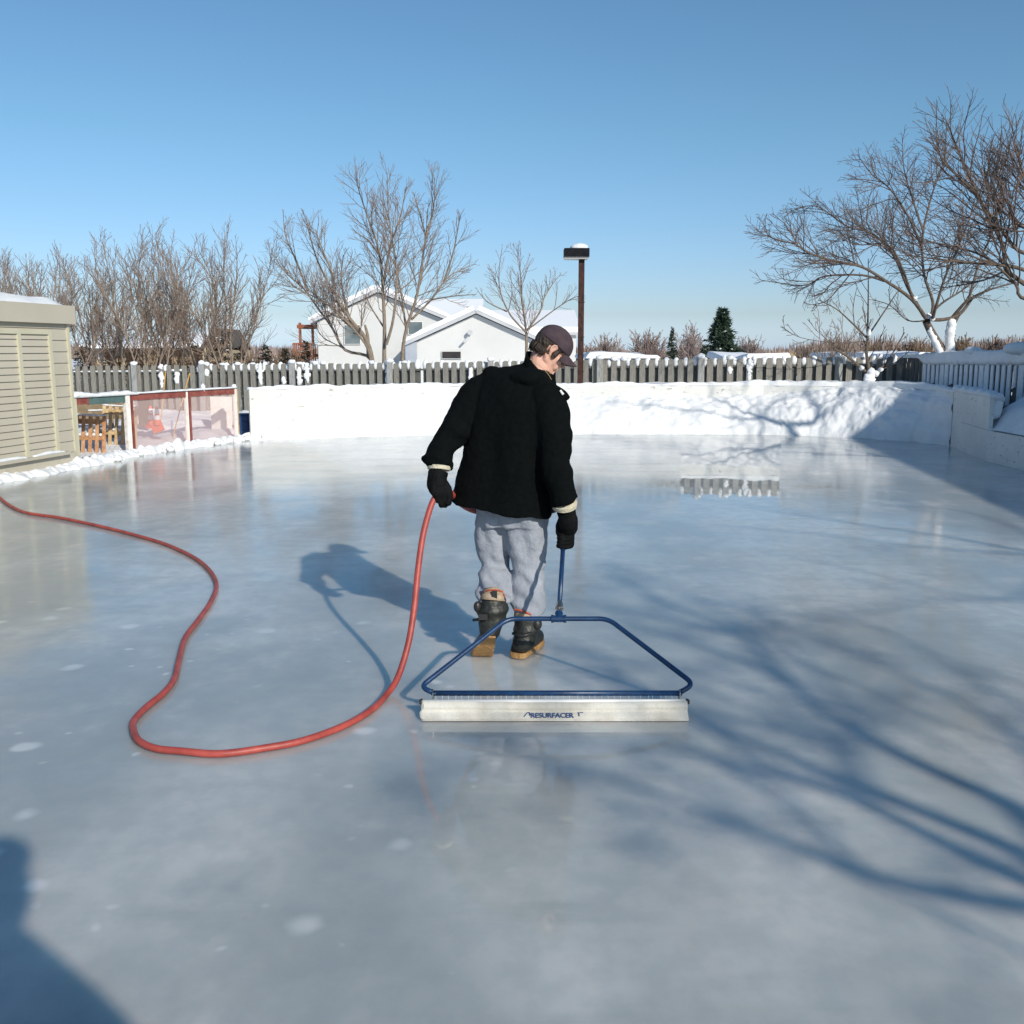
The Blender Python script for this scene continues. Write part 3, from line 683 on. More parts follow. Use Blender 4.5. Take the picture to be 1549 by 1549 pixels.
# ------------------------------------------------------------------ houses
def gable_block(t,px_poly,Y0,Y1,apex,le,re,over=.35):
    """front gable: wall polygon + two roof slabs + snow slabs; apex/le/re pixel points of the roof edge"""
    A,Lp,Rp=W(*apex,Y0),W(*le,Y0),W(*re,Y0)
    wl=MB(); wl.prism([V((Lp.x+.15,Y0,-.1)),V((Rp.x-.15,Y0,-.1)),V((Rp.x-.15,Y0,Rp.z+.02)),V((A.x,Y0,A.z-.05)),V((Lp.x+.15,Y0,Lp.z+.02))],(0,Y1-Y0,0))
    obj('wall',wl,M['white'],t)
    rf_=MB(); snw=MB()
    for E in (Lp,Rp):
        d=(E-A).normalized(); n_=V((-d.z,0,d.x)); 
        if n_.z<0: n_=-n_
        E2=E+d*.25
        rf_.prism([A,E2,E2+n_*.16,A+n_*.16],(0,Y1-Y0+over,0)) if False else rf_.hexa([A+V((0,-over,0)),E2+V((0,-over,0)),E2+V((0,Y1-Y0,0)),A+V((0,Y1-Y0,0)),A+V((0,-over,0))+n_*.16,E2+V((0,-over,0))+n_*.16,E2+V((0,Y1-Y0,0))+n_*.16,A+V((0,Y1-Y0,0))+n_*.16])
        snn=n_*.17; k=14; rings=[]
        for i in range(k+1):
            q=A.lerp(E2,i/k*(.985)); h=.26+.07*noise.noise(V((i*.6,q.x,2)))-.12*(i/k)**3
            rings.append([q+snn+V((0,-over-.02,0)),q+snn+n_*h*.9+V((0,-over-.02,0)),q+snn+n_*h+V((0,-over+.25,0)),q+snn+n_*h+V((0,Y1-Y0,0)),q+snn+V((0,Y1-Y0,0))])
        snw.quadstrip(rings)
    r=obj('roof',rf_,M['trimgrey'],t); obj('snow',snw,M['snowfar'],r)
def rectp(px0,py0,px1,py1,Y,name,m_,par,d=.06):
    a=W(px0,py0,Y); b=W(px1,py1,Y); mb=MB(); mb.box(((a.x+b.x)/2,Y-d/2-.003,(a.z+b.z)/2),(abs(b.x-a.x),d,abs(a.z-b.z))); return obj(name,mb,m_,par)
def window(px0,py0,px1,py1,Y,par,g='glass'):
    f=rectp(px0-1,py0-1,px1+1,py1+1,Y,'window',M['whitewood'] if g=='glass' else M['white'],par,.05)
    rectp(px0,py0,px1,py1,Y-.053,'pane',M[g],f,.02); return f
hs=thing('house',(W(590,530,54).x,54,0),'white house with two gables and snow-laden roofs behind the bare trees','house')
gable_block(hs,None,55,66,(572,442),(476,487),(700,494))
gable_block(hs,None,51,60,(720.5,474),(617,521),(830,523))
# rear wing roofs (ridges run left-right)
def wing(pxl,pxr,pyr,Yr,zeave,depth):
    a=W(pxl,pyr,Yr); b=W(pxr,pyr,Yr)
    wl=MB(); wl.prism([V((a.x+.2,Yr-depth+.3,-.1)),V((a.x+.2,Yr+depth-.3,-.1)),V((a.x+.2,Yr+depth-.3,zeave)),V((a.x+.2,Yr,a.z-.15)),V((a.x+.2,Yr-depth+.3,zeave))],(b.x-a.x-.4,0,0)); obj('wall',wl,M['white'],hs)
    for sg in (-1,1):
        mb=MB(); m2=MB(); y2=Yr+sg*depth
        for mm,o_,h_ in ((mb,.0,.15),(m2,.155,.28)):
            mm.hexa([V((a.x,Yr,a.z-.4+o_)),V((b.x,Yr,a.z-.4+o_)),V((b.x,y2,zeave+o_)),V((a.x,y2,zeave+o_)),V((a.x,Yr,a.z-.4+o_+h_)),V((b.x,Yr,a.z-.4+o_+h_)),V((b.x,y2,zeave+o_+h_)),V((a.x,y2,zeave+o_+h_))])
        r=obj('roof',mb,M['trimgrey'],hs); obj('snow',m2,M['snowfar'],r)
wing(630,731,453,63,3.0,5.5)
wing(735,869,470,60,2.45,5.2)
window(521,492,545,520,54.95,hs); window(618,487,639,505,54.95,hs); window(669,532,697,542,50.95,hs,'darkwin')
rectp(613,517,631,548,50.9,'door',M['door'],hs)
mb=MB(); a=W(711,503,50.8); mb.tube([a,a+V((0,-.15,0))],.13,12); mb.tube([W(709,510,50.7),W(701,518,50.6)],.06,8); obj('vent',mb,M['trimgrey'],hs)
# deck and pergola
for (x0,y0,x1,y1,dd) in ((444,520,478,546,2.4),):
    a=W(x0,y0,56); b=W(x1,y1,56); mb=MB()
    mb.box(((a.x+b.x)/2,57,b.z+.3),(b.x-a.x,2.4,.15))
    for i in range(13): mb.box((a.x+(b.x-a.x)*i/12,55.85,(a.z+b.z)/2),(.06,.05,a.z-b.z))
    mb.box(((a.x+b.x)/2,55.8,a.z),(b.x-a.x,.06,.1)); obj('deck',mb,M['deck'],hs)
mb=MB(); a=W(450,491,56); b=W(478,497,56)
mb.box(((a.x+b.x)/2,56.8,(a.z+b.z)/2),(b.x-a.x,2,.2)); 
for x in (455,474): q=W(x,520,56); mb.box((q.x,55.9,(q.z+a.z)/2),(.13,.13,a.z-q.z+.2))
obj('pergola',mb,M['deck'],hs)
# brown houses far left
def smallhouse(x0,x1,pyr,pye,Y,label,m_,gable=None,name='house'):
    a=W(x0,pyr,Y); b=W(x1,pyr,Y); e=W(x0,pye,Y).z
    t=thing(name,((a.x+b.x)/2,Y,0),label,'house'if name=='house' else 'outbuilding')
    wl=MB(); wl.box(((a.x+b.x)/2,Y+2,e/2-.05),(b.x-a.x-.4,5,e+.1)); obj('wall',wl,m_,t)
    mb=MB(); m2=MB()
    for sg in (0,1):
        yy=(Y+2,Y-1.02) if sg==0 else (Y+2,Y+5.02); rr=[]
        for i in range(41):
            x=a.x-.05+(b.x-a.x+.1)*i/40; h=.17*(1+.45*fbm(V((x*.5,Y,sg)),3))*sm(-.02,.05,i/40)*sm(-.02,.05,1-i/40)+.02
            rr.append([V((x,yy[0],a.z-.255)),V((x,yy[0],a.z-.255+h)),V((x,yy[1]*.7+yy[0]*.3,(e+.1)*.7+(a.z-.255)*.3+h)),V((x,yy[1]+(.06 if sg==0 else -.06),e+.095+h*.8)),V((x,yy[1],e+.095))])
        m2.quadstrip(rr)
    for mm,o_,h_ in ((mb,-.4,.14),):
        for sg in (0,1):
            y2=Y-1 if sg==0 else Y+5; ym=Y+2
            mm.hexa([V((a.x,ym,a.z+o_)),V((b.x,ym,a.z+o_)),V((b.x,y2,e+o_+.35)),V((a.x,y2,e+o_+.35)),V((a.x,ym,a.z+o_+h_)),V((b.x,ym,a.z+o_+h_)),V((b.x,y2,e+o_+.35+h_)),V((a.x,y2,e+o_+.35+h_))])
    r=obj('roof',mb,M['darkwall'],t); obj('snow',m2,M['snowfar'],r); return t
t=smallhouse(132,232,513,530,46,'low brown house with a snowy roof behind the left thicket',M['tanhouse']); window(150,534,158,546,46-.55,t)
t=smallhouse(248,330,501,529,48,'tan gabled house with a snowy roof behind the bare trees left of centre',M['tanhouse'])
A=W(327,503,46); Lp=W(306,528,46); Rp=W(344,526,46); mb=MB(); mb.prism([V((Lp.x,46,0)),V((Rp.x,46,0)),V((Rp.x,46,Rp.z)),V((A.x,46,A.z)),V((Lp.x,46,Lp.z))],(0,4,0)); obj('gable',mb,M['tanhouse'],t)
mb=MB(); 
for E in (Lp,Rp): mb.hexa([A+V((0,-.3,0)),E+V((0,-.3,-.1)),E+V((0,4,-.1)),A+V((0,4,0)),A+V((0,-.3,.2)),E+V((0,-.3,.1)),E+V((0,4,.1)),A+V((0,4,.2))])
obj('gable_roof',mb,M['darkwall'],t)
smallhouse(886,990,534,546,33,'low shed with long flat snowy roof behind the fence, right of the lamp post',M['white'],name='outbuilding')
smallhouse(1292,1338,532,545,34,'small snowy roof showing behind the small snow-forked tree',M['tanhouse'],name='outbuilding')
smallhouse(1120,1180,541,546,30,'snow-topped roof line behind the fence beside the big spruce',M['tanhouse'],name='outbuilding')
smallhouse(1371,1462,533,545,30,'wide snowy roof behind the corner where the two fences meet',M['darkwall'],name='outbuilding')
# warming house to the right whose shadow falls on the ice
wh=thing('building',(12,9,0),'grey clapboard building standing beside the rink outside the right edge','building')
E0,E1=V((8.75,1.0)),V((10.95,16.2)); ed=(E1-E0).normalized(); en=V((ed.y,-ed.x))
def wp(s,d,z): q=E0+ed*s+en*d; return V((q.x,q.y,z))
LB=(E1-E0).length
mb=MB(); mb.hexa([wp(.4,.5,-.1),wp(LB-.4,.5,-.1),wp(LB-.4,6,-.1),wp(.4,6,-.1),wp(.4,.5,3.75),wp(LB-.4,.5,3.75),wp(LB-.4,6,3.75),wp(.4,6,3.75)]); obj('wall',mb,M['tanhouse'],wh)
mb=MB()
for a_,b_,c_,d_ in ((0,3.25,3.9,5.0),(6.5,3.25,3.9,5.0)): mb.hexa([wp(0,a_,c_),wp(LB,a_,c_),wp(LB,b_,d_),wp(0,b_,d_),wp(0,a_,c_+.15),wp(LB,a_,c_+.15),wp(LB,b_,d_+.15),wp(0,b_,d_+.15)])
r=obj('roof',mb,M['darkwall'],wh)
for s in (3,7,11):
    mb=MB(); mb.hexa([wp(s,.46,1.2),wp(s+1.2,.46,1.2),wp(s+1.2,.499,1.2),wp(s,.499,1.2),wp(s,.46,2.4),wp(s+1.2,.46,2.4),wp(s+1.2,.499,2.4),wp(s,.499,2.4)]); obj('window',mb,M['glass'],wh)

# ------------------------------------------------------------------ trees
def rdir(d,ang):
    d=d.normalized(); o=d.orthogonal().normalized(); o.rotate(Quaternion(d,random.uniform(0,2*math.pi)))
    return (d*math.cos(ang)+o*math.sin(ang)).normalized()
def grow(mb,p,d,L,r,lvl,P):
    seg=max(2,min(7,int(L/P.get('seg',.28))+2)); pts=[p.copy()]; dd=d.normalized(); ds=[dd.copy()]
    up=P.get('up',.10); wn=P.get('wander',.16)
    for i in range(seg):
        dd=(dd+V((random.gauss(0,wn),random.gauss(0,wn),random.gauss(0,wn)*.7+up))).normalized()
        p=p+dd*(L/seg); pts.append(p.copy()); ds.append(dd.copy())
    rt=P['tip']; rad=[max(rt, r+(rt-r)*(i/seg)) for i in range(seg+1)]
    mb.tube(pts,rad,3 if lvl==0 else (4 if lvl==1 else 6),cap=False)
    if lvl>0:
        children(mb,pts,ds,rad,L,lvl,P)
def children(mb,pts,ds,rad,L,lvl,P,t0=.18):
    n=max(2,int(L*P['dens'][lvl-1]))
    for k in range(n):
        t=t0+(1-t0)*(k+random.random())/n; x=t*(len(pts)-1); i=min(int(x),len(pts)-2); f=x-i
        q=pts[i].lerp(pts[i+1],f); dd=ds[i]
        cl=L*random.uniform(.35,.62)*(1.15-.65*t)*P.get('clen',1)
        cl=min(cl,P.get('cmax',[.7,1.2,2.2])[lvl-1])*(1.12-(.74 if lvl==2 else .6)*t)
        ang=math.radians(random.uniform(*P.get('ang',(28,58))))
        grow(mb,q,rdir(dd,ang),cl,max(P['tip'],min(rad[i]*.6,.0025+cl*.0085)),lvl-1,P)
def limb(tr,cr,pts,r0,r1,P,lvl=2,t0=.12):
    pts=catmull(pts,4); m=len(pts); rad=[r0+(r1-r0)*(i/(m-1))**.8 for i in range(m)]
    k=max(2,int(m*.5))
    tr.tube(pts,rad,8,cap=False)
    ds=[(pts[min(i+1,m-1)]-pts[max(i-1,0)]).normalized() for i in range(m)]
    L=sum((pts[i+1]-pts[i]).length for i in range(m-1))
    children(cr,pts,ds,rad,L,lvl,P,t0)
def z2(x,y): return (400+x/3.688,223+y/3.688)
def z4(x,y): return (1129+x/3.688,223+y/3.688)
def tree(base,label,limbs,P,base_thin=False,bark='bark',twig='twig',cat='tree',group=None,name='bare_tree',snow=None,lvl=2):
    t=thing(name,tuple(base),label,cat,group)
    tr=MB(); cr=MB()
    for (pts,r0,r1) in limbs:
        if base_thin and r0<=.06: r0*=.72
        if r1>.05 or (r1>.018 and r0>.03): tr.tube(catmull(pts,4),[r0+(r1-r0)*i/(4*(len(pts)-1)) for i in range(4*(len(pts)-1)+1)],9,cap=False)
        else: limb(tr,cr,pts,r0,r1,P,lvl,t0=.28)
    obj('trunk',tr,M[bark],t,smooth=True); obj('crown',cr,M[twig],t)
    if snow: tag(obj('snow',snow,M['snow'],t,smooth=True),kind='stuff')
    return t
def L3(fn,pts,Y0,dY,r0,r1,start=None):
    out=[] if start is None else [start]
    n=len(pts)
    for i,q in enumerate(pts): out.append(W(*fn(*q),Y0+dY*((i+1)/n)))
    return (out,r0,r1)
random.seed(11)
# middle trio, D about 28
PM=dict(tip=.0040,dens=[9.5,5.4],up=.09,wander=.15,ang=(20,50),cmax=[.85,1.7],seg=.25,clen=1.15)
g='bare trees in front of the white house'
b=W(565,560,28); b.z=0
tree(b,'bare tree leaning left with low forked limbs in front of the white house',[
 L3(z2,[(600,1190),(560,1060),(480,960),(400,830),(375,700),(320,560),(285,460)],28,-1.0,.085,.010,b),
 L3(z2,[(600,1190),(450,1130),(380,1010),(300,900),(220,790),(120,700),(40,590)],28,.8,.055,.010,b),
 L3(z2,[(590,1170),(520,1040),(380,900),(290,840),(190,790),(80,700)],28,-1.5,.045,.008,b),
 L3(z2,[(560,1060),(480,960),(430,760),(440,600)],28,1.2,.05,.01),
 L3(z2,[(240,800),(180,640),(120,500),(105,380)],28,.7,.035,.008),
 L3(z2,[(390,820),(300,640),(250,480),(230,380)],28,-.8,.035,.008),
 L3(z2,[(580,1160),(575,1050),(560,990)],28,.1,.06,.03)],PM,group=g)
b=W(580,560,27.5); b.z=0
tree(b,'tall upright bare tree at the middle of the white house gable',[
 L3(z2,[(668,1190),(670,1000),(662,820),(655,700),(635,560),(580,400),(530,250),(515,180)],27.5,.4,.07,.008,b),
 L3(z2,[(680,1100),(720,950),(738,700),(710,500),(690,330),(685,140)],27.5,-.8,.045,.008),
 L3(z2,[(660,790),(700,560),(760,380),(790,220)],27.5,1.0,.04,.008),
 L3(z2,[(640,600),(580,520),(520,480),(490,450)],27.5,-.9,.03,.008),
 L3(z2,[(670,1010),(600,900),(560,820)],27.5,.6,.03,.008)],PM,group=g)
b=W(610,560,28.5); b.z=0
tree(b,'bare tree leaning right in front of the grey garage side door',[
 L3(z2,[(770,1180),(790,1020),(850,830),(880,640),(905,480),(945,330),(950,170)],28.5,-.6,.065,.008,b),
 L3(z2,[(820,960),(930,850),(1010,740),(1080,690),(1180,650)],28.5,1.2,.038,.007),
 L3(z2,[(900,500),(870,380),(830,250)],28.5,.6,.03,.008),
 L3(z2,[(1000,750),(1050,600),(1080,450),(1090,380)],28.5,-.8,.03,.008),
 L3(z2,[(790,1010),(760,800),(720,620)],28.5,.9,.035,.009),
 L3(z2,[(930,850),(1050,830),(1180,820)],28.5,-.9,.025,.008)],PM,group=g)
b=W(797,560,26); b.z=0
PS=dict(tip=.0042,dens=[9,5],up=.10,wander=.12,ang=(22,50),cmax=[.6,1.2],seg=.22,clen=1.1)
z8=lambda x,y:(440+x/3.367,400+y/3.367)
tree(b,'slender sparse young bare tree rising behind the man beside the lamp post',[
 L3(z8,[(1200,440),(1198,340),(1180,200),(1170,60),(1160,-60)],26,.3,.05,.008,b),
 L3(z8,[(1198,345),(1120,260),(1070,150),(1060,40),(1075,-80)],26,-.6,.03,.007),
 L3(z8,[(1200,340),(1270,240),(1290,170),(1340,90),(1375,50)],26,.7,.03,.007),
 L3(z8,[(1100,240),(1000,190),(950,130)],26,-.5,.02,.006),
 L3(z8,[(1210,330),(1330,240),(1420,180),(1470,160)],26,-.7,.02,.006)],PS,group=None)
# big tree at right, D 20
random.seed(5)
PR=dict(tip=.0034,dens=[15,8.2],up=.05,wander=.17,ang=(22,55),cmax=[.65,1.35],seg=.2,clen=1.15)
b=W(1441,575,19.6); b.z=.5
tk=W(1436,548,19.6)
sn=MB()
def plaster(pts,Y,w0,w1,n=26,jit=.015,off=-.09):
    P_=catmull([W(*q,Y+off) for q in pts],6)
    sn.tube([p+V((random.uniform(-.008,.008),0,0)) for p in P_],[(w0+(w1-w0)*i/(len(P_)-1))*random.uniform(.88,1.06) for i in range(len(P_))],12)
    n=max(3,n//4)
    for i in range(n):
        x=i/(n-1)*(len(P_)-1); k=min(int(x),len(P_)-2); q=P_[k].lerp(P_[k+1],x-k); w_=w0+(w1-w0)*i/(n-1)
        if random.random()<.9: sn.lump((q.x+random.uniform(-jit,jit),q.y,q.z),(w_*random.uniform(.85,1.15),.05,.07),.22,3,10,8)
plaster([(1429,556),(1424,540),(1418,524),(1412,512),(1406,500)],19.6,.085,.045,22)
plaster([(1439,552),(1437,530),(1437,505),(1440,487)],19.6,.10,.085,26)
plaster([(1434,556),(1432,545)],19.6,.12,.10,8)
for q in ((1384,452),(1404,478),(1411,482)): c=W(*q,19.4); sn.lump(tuple(c),(.05,.05,.05))
tree(b,'large spreading bare tree with snow-plastered forked trunk by the right fence',[
 ([b,tk,W(1423,527,19.6),W(1409,503,19.6),W(1400,485,19.5)],.11,.065),
 ([b,W(1440,545,19.65),W(1438,521,19.7),W(1440,492,19.7),W(1449,474,19.7)],.10,.06),
 L3(z4,[(1000,950),(920,845),(770,740),(640,665),(480,630),(350,590),(270,540),(150,510),(100,460)],19.5,-1.2,.055,.007),
 L3(z4,[(770,745),(640,712),(430,720),(320,770),(80,740)],19.2,.6,.035,.006),
 L3(z4,[(1030,950),(1040,860),(990,700),(985,480),(1040,250),(1100,80),(1120,-160)],19.5,.8,.05,.008),
 L3(z4,[(980,560),(900,380),(800,230),(700,150),(620,40)],19.8,-.8,.035,.006),
 L3(z4,[(1150,950),(1190,900),(1240,850),(1340,800),(1480,760),(1620,740)],19.7,-.6,.06,.008),
 L3(z4,[(1040,950),(1060,880),(1110,720),(1180,560),(1250,380),(1300,180)],19.5,-1.0,.05,.007),
 L3(z4,[(1000,960),(1090,870),(1200,800),(1330,700),(1450,650)],19.5,.9,.04,.007),
 L3(z4,[(990,940),(900,780),(820,600),(700,480),(560,440),(400,330),(280,340)],19.5,.9,.05,.006),
 L3(z4,[(930,850),(860,650),(780,540),(600,540),(440,440)],19.4,-.9,.035,.006),
 L3(z4,[(990,480),(930,300),(880,120),(870,-60)],19.7,.6,.03,.006),
 L3(z4,[(1240,850),(1300,640),(1380,450),(1420,250),(1440,60)],19.7,.8,.04,.007),
 L3(z4,[(1020,960),(1100,960),(1190,930),(1260,840)],19.4,.2,.05,.03),
 L3(z4,[(600,680),(520,780),(440,860),(340,880)],19.2,.6,.02,.006),
 L3(z4,[(1005,965),(900,965),(800,880),(700,850)],19.45,.5,.02,.006)],PR,bark='barkdark',twig='twigdark',snow=sn,base_thin=True)
# small fork tree in front of the fence
random.seed(9)
b=W(1314,580,20.3); b.z=.5
sn=MB()
P2=dict(tip=.0055,dens=[6,3.4],up=.08,wander=.13,ang=(25,50),cmax=[.45,.9],seg=.2)
z6=lambda x,y:(1100+x/3.45,500+y/3.45)
for q,r in (((745,240),.11),((752,215),.08),((775,225),.07),((800,205),.05),((700,195),.05),((740,255),.12)):
    c=W(*z6(*q),20.15); sn.lump(tuple(c),(r,.08,r*.9),.2)
c=W(*z4(685,1035),20.1); sn.lump(tuple(c),(.04,.04,.08))
tree(b,'small bare tree with snow packed in its low fork before the far fence',[
 ([b,W(*z6(740,235),20.3),W(*z6(728,130),20.3),W(*z4(675,1070),20.3),W(*z4(680,860),20.3),W(*z4(680,620),20.3)],.055,.007),
 L3(z6,[(735,240),(680,180),(620,130),(555,95)],20.3,-.3,.035,.02,b),
 L3(z6,[(760,240),(830,170),(880,90),(925,10)],20.3,.3,.025,.012,b),
 L3(z4,[(680,1070),(590,980),(500,900),(400,850)],20.3,-.5,.025,.006),
 L3(z4,[(680,1050),(760,930),(840,810),(870,780)],20.3,.5,.02,.006),
 L3(z4,[(675,1080),(500,1090),(300,1060),(200,1000)],20.3,-.2,.008,.005)],P2,bark='barkdark',twig='twigdark',snow=sn)
# near right tree: trunk outside the frame, limbs reach in; its shadow lies on the far bank
random.seed(14)
PN_=dict(tip=.0025,dens=[10,5],up=.06,wander=.13,ang=(20,48),cmax=[.65,1.35],seg=.18,clen=1.15)
b=V((8.0,11.8,.3)); f=V((7.75,12.0,2.0)); 
z4n=lambda Y:(lambda x,y:W(*z4(x,y),Y))
q=z4n(12)
tree(b,'bare tree rooted beyond the right edge whose dark limbs reach into the sky','_' and [
 ([b,b+V((0,0,.8)),f],.10,.075),
 ([f,q(1549,760),q(1420,520),q(1300,280),q(1200,60),q(1120,-140)],.036,.006),
 ([f,q(1600,860),q(1500,760),q(1330,610),q(1100,540),q(960,520)],.028,.005),
 ([f,q(1620,620),q(1500,560),q(1380,400),q(1260,240),q(1100,80),q(1060,-60)],.03,.006),
 ([f,q(1700,500),q(1600,300),q(1530,100),q(1480,-60)],.03,.006),
 ([f,q(1600,700),q(1440,660),q(1200,640),q(1040,620),q(900,600)],.03,.005),
 ([f,q(1700,700),q(1640,420),q(1549,180),q(1470,30)],.026,.006),
 ([f,q(1640,500),q(1500,420),q(1350,250),q(1330,80)],.024,.005),
 ([f,f+V((.5,.2,1.0)),f+V((1.2,.4,2.2)),f+V((1.5,.6,3.6))],.04,.008)],PN_,bark='barkdark',twig='twigdark')
random.seed(77)
TE=math.tan(EL)
def sunward(p,d):   # the point d metres (horizontally) nearer the sun from p
    return V((p.x+SUN.x*d,p.y+SUN.y*d,p.z+d*TE))
def bk(pts,d0,d1): 
    n=len(pts); return [sunward(W(a,c,19.75),d0+(d1-d0)*i/(n-1)) for i,(a,c) in enumerate(pts)]
j0=sunward(W(1169,654,19.7),7.7); j1=sunward(W(1148,639,19.75),7.8); b=V((j0.x+.15,j0.y-.1,.4))
k0=sunward(W(1205,655,19.6),7.6)
PB_=dict(tip=.004,dens=[3.4,2.6],up=.06,wander=.14,ang=(20,48),cmax=[.5,1.1],seg=.22)
tree(b,'bare tree beside the boards outside the right edge whose forked shadow lies on the bank',[
 ([b,b.lerp(j0,.5)+V((.05,0,0)),j0],.10,.06),
 ([j0,j1],.060,.055),
 ([j1]+bk([(1118,639),(1099,629),(1058,616),(990,602),(933,594)],7.8,8.6),.034,.008),
 ([j1]+bk([(1126,618),(1118,600),(1107,583),(1112,566),(1100,540)],7.8,7.4),.040,.010),
 ([j1]+bk([(1172,608),(1190,598),(1230,585),(1260,560)],7.8,8.2),.028,.008),
 ([j0,k0],.058,.052),
 ([k0]+bk([(1215,638),(1226,612),(1236,590),(1252,560),(1262,520)],7.6,7.2),.055,.018),
 ([k0]+bk([(1250,620),(1290,590),(1310,560)],7.6,8.0),.022,.007)],PB_,bark='barkdark',twig='twigdark')
def lf(pts,z0,z1):
    n=len(pts); return [sunward(G(a,c),(z0+(z1-z0)*i/(n-1))/TE) for i,(a,c) in enumerate(pts)]
random.seed(52)
PG=dict(tip=.009,dens=[2.4,2.4],up=.03,wander=.16,ang=(20,50),cmax=[.8,1.7],seg=.3)
f0=lf([(1690,1390),(1690,1390)],2.1,2.1)[0]; b=V((f0.x+.1,f0.y-.1,0))
tree(b,'bare tree behind the viewer whose fanned branches shade the near right ice',[
 ([b,b.lerp(f0,.5)+V((.04,.03,0)),f0],.17,.16),
 ([f0]+lf([(1549,1232),(1400,1160),(1300,1108),(1215,1052),(1140,1005),(1050,975),(950,938),(890,890)],2.6,6.4),.060,.010),
 ([lf([(1215,1052),(1215,1052)],3.7,3.7)[0]]+lf([(1150,985),(1105,945),(1010,915),(930,870)],4.1,6.6),.030,.009),
 ([f0]+lf([(1549,1292),(1420,1238),(1300,1185),(1200,1148),(1100,1108),(1000,1062),(900,1020)],2.5,5.6),.055,.012),
 ([f0]+lf([(1500,1310),(1380,1250),(1260,1195),(1130,1160),(1000,1130),(850,1118),(700,1108),(590,1096)],2.5,5.6),.045,.010),
 ([f0]+lf([(1400,1345),(1260,1300),(1130,1252),(1010,1205),(930,1178),(840,1140)],2.5,5.0),.038,.010),
 ([lf([(1050,975),(1050,975)],4.9,4.9)[0]]+lf([(1120,1000),(1000,1010),(900,1000)],4.6,5.6),.018,.008),
 ([f0]+lf([(1600,1210),(1549,1130),(1450,1060),(1340,1010),(1230,960),(1120,940)],2.7,5.4),.020,.008)],PG,bark='barkdark',twig='twigdark')
random.seed(53)
f0=lf([(1600,838),(1600,838)],4.1,4.1)[0]; b=V((f0.x+.1,f0.y-.1,.5))
tree(b,'bare tree near the low boards whose long thin branch shadows cross the right ice',[
 ([b,b.lerp(f0,.5)+V((.05,0,0)),f0],.10,.065),
 ([f0]+lf([(1549,833),(1450,815),(1350,800),(1250,786),(1100,762),(1000,742)],4.3,5.8),.040,.008),
 ([f0]+lf([(1549,838),(1400,828),(1300,815),(1180,802),(1060,792)],4.3,5.6),.030,.008),
 ([f0]+lf([(1540,800),(1450,772),(1360,765),(1250,758)],4.5,5.4),.022,.008),
 ([f0]+lf([(1560,900),(1480,905),(1380,910),(1280,925),(1180,945)],4.2,5.2),.026,.008)],dict(PG,dens=[1.2,1.2]),bark='barkdark',twig='twigdark')

# left thicket
random.seed(17)
PL_=dict(tip=.0046,dens=[8,5.2],up=.13,wander=.17,ang=(18,48),cmax=[.75,1.6],seg=.3,clen=1.1)
tops=[(-30,372,29),(22,366,30),(62,368,32),(98,372,29),(150,366,31),(186,342,30),(228,344,29),(262,352,32),(306,322,30),(350,352,29)]
dsc=['bare clustered tree at the far left edge above the shed roof','bare tree over the left part of the shed roof','bare tree in the thicket over the middle of the shed roof','pale V-stemmed bare tree just right of the shed corner','bare tree second to the right of the shed corner','tall narrow bare tree with upswept crown near the thicket middle','bare tree in the thicket above the orange cones','bare tree in the thicket in front of the tan gabled house, left side','tallest bare tree at the right of the left thicket','spreading bare tree that ends the left thicket on its right']
for i,(px,pt,Y) in enumerate(tops):
    b=W(px,545,Y); b.z=0; H=W(px,pt,Y).z*.93; limbs=[]
    ns=random.randint(4,6)
    for k in range(ns):
        s=(k-(ns-1)/2)/ns*(2.3 if i!=9 else 2.8)+random.uniform(-.1,.1); dy=random.uniform(-.9,.9); hh=H*random.uniform(.8,1.0)
        r3=lambda a:random.uniform(-a,a)
        limbs.append(([b+V((s*.08,0,0)),b+V((s*.35+r3(.1),dy*.2,hh*.25)),b+V((s*.75+r3(.2),dy*.5,hh*.52)),b+V((s*.95+r3(.25),dy*.8,hh*.78)),b+V((s*1.15+r3(.25),dy,hh))],.036,.008))
    tree(b,dsc[i],limbs,PL_,twig='twig' if i%3 else 'twigthicket',bark='bark',group='bare trees of the left thicket')
def bush(px,pt,Y,wpx,label,m_='twigfar',group=None,n=54,tip=.014,name='bush',col='brush'):
    b=W(px,535,Y); b.z=0; H=W(px,pt,Y).z; w_=wpx/1500*Y/2; mb=MB(); P=dict(tip=tip,dens=[4.2,3.4],up=.12,wander=.15,ang=(18,48),cmax=[H*.22,H*.4],seg=H*.1)
    for k in range(n):
        a=random.uniform(0,6.28); s=random.uniform(.1,1)*w_; e=V((math.cos(a)*s,math.sin(a)*s*.7,H*random.uniform(.7,1)*(1-.35*(s/w_)**2)))
        grow(mb,b+V((e.x*.25,e.y*.25,0)),e.normalized(),e.length*.95,tip*2,2,P)
    return tag(obj(name,mb,M[m_],origin=tuple(b)),label,'bush' if name=='bush' else 'tree',group)
g='leafless bushes beyond the fence'
bush(918,497,60,56,'rounded leafless bush right of the lamp post',group=g)
bush(982,488,64,50,'taller twiggy bush left of the small spruce',group=g)
bush(1043,494,66,44,'pale leafless bush between the two spruces',group=g)
bush(1047,474,62,12,'single slim upright poplar between the two spruces',m_='twigfar',n=7,name='poplar_tree')
bush(1130,498,60,48,'leafless bush touching the right side of the big spruce',group=g)
bush(885,512,58,30,'low bush peeping out behind the lamp post',group=g)
random.seed(41)
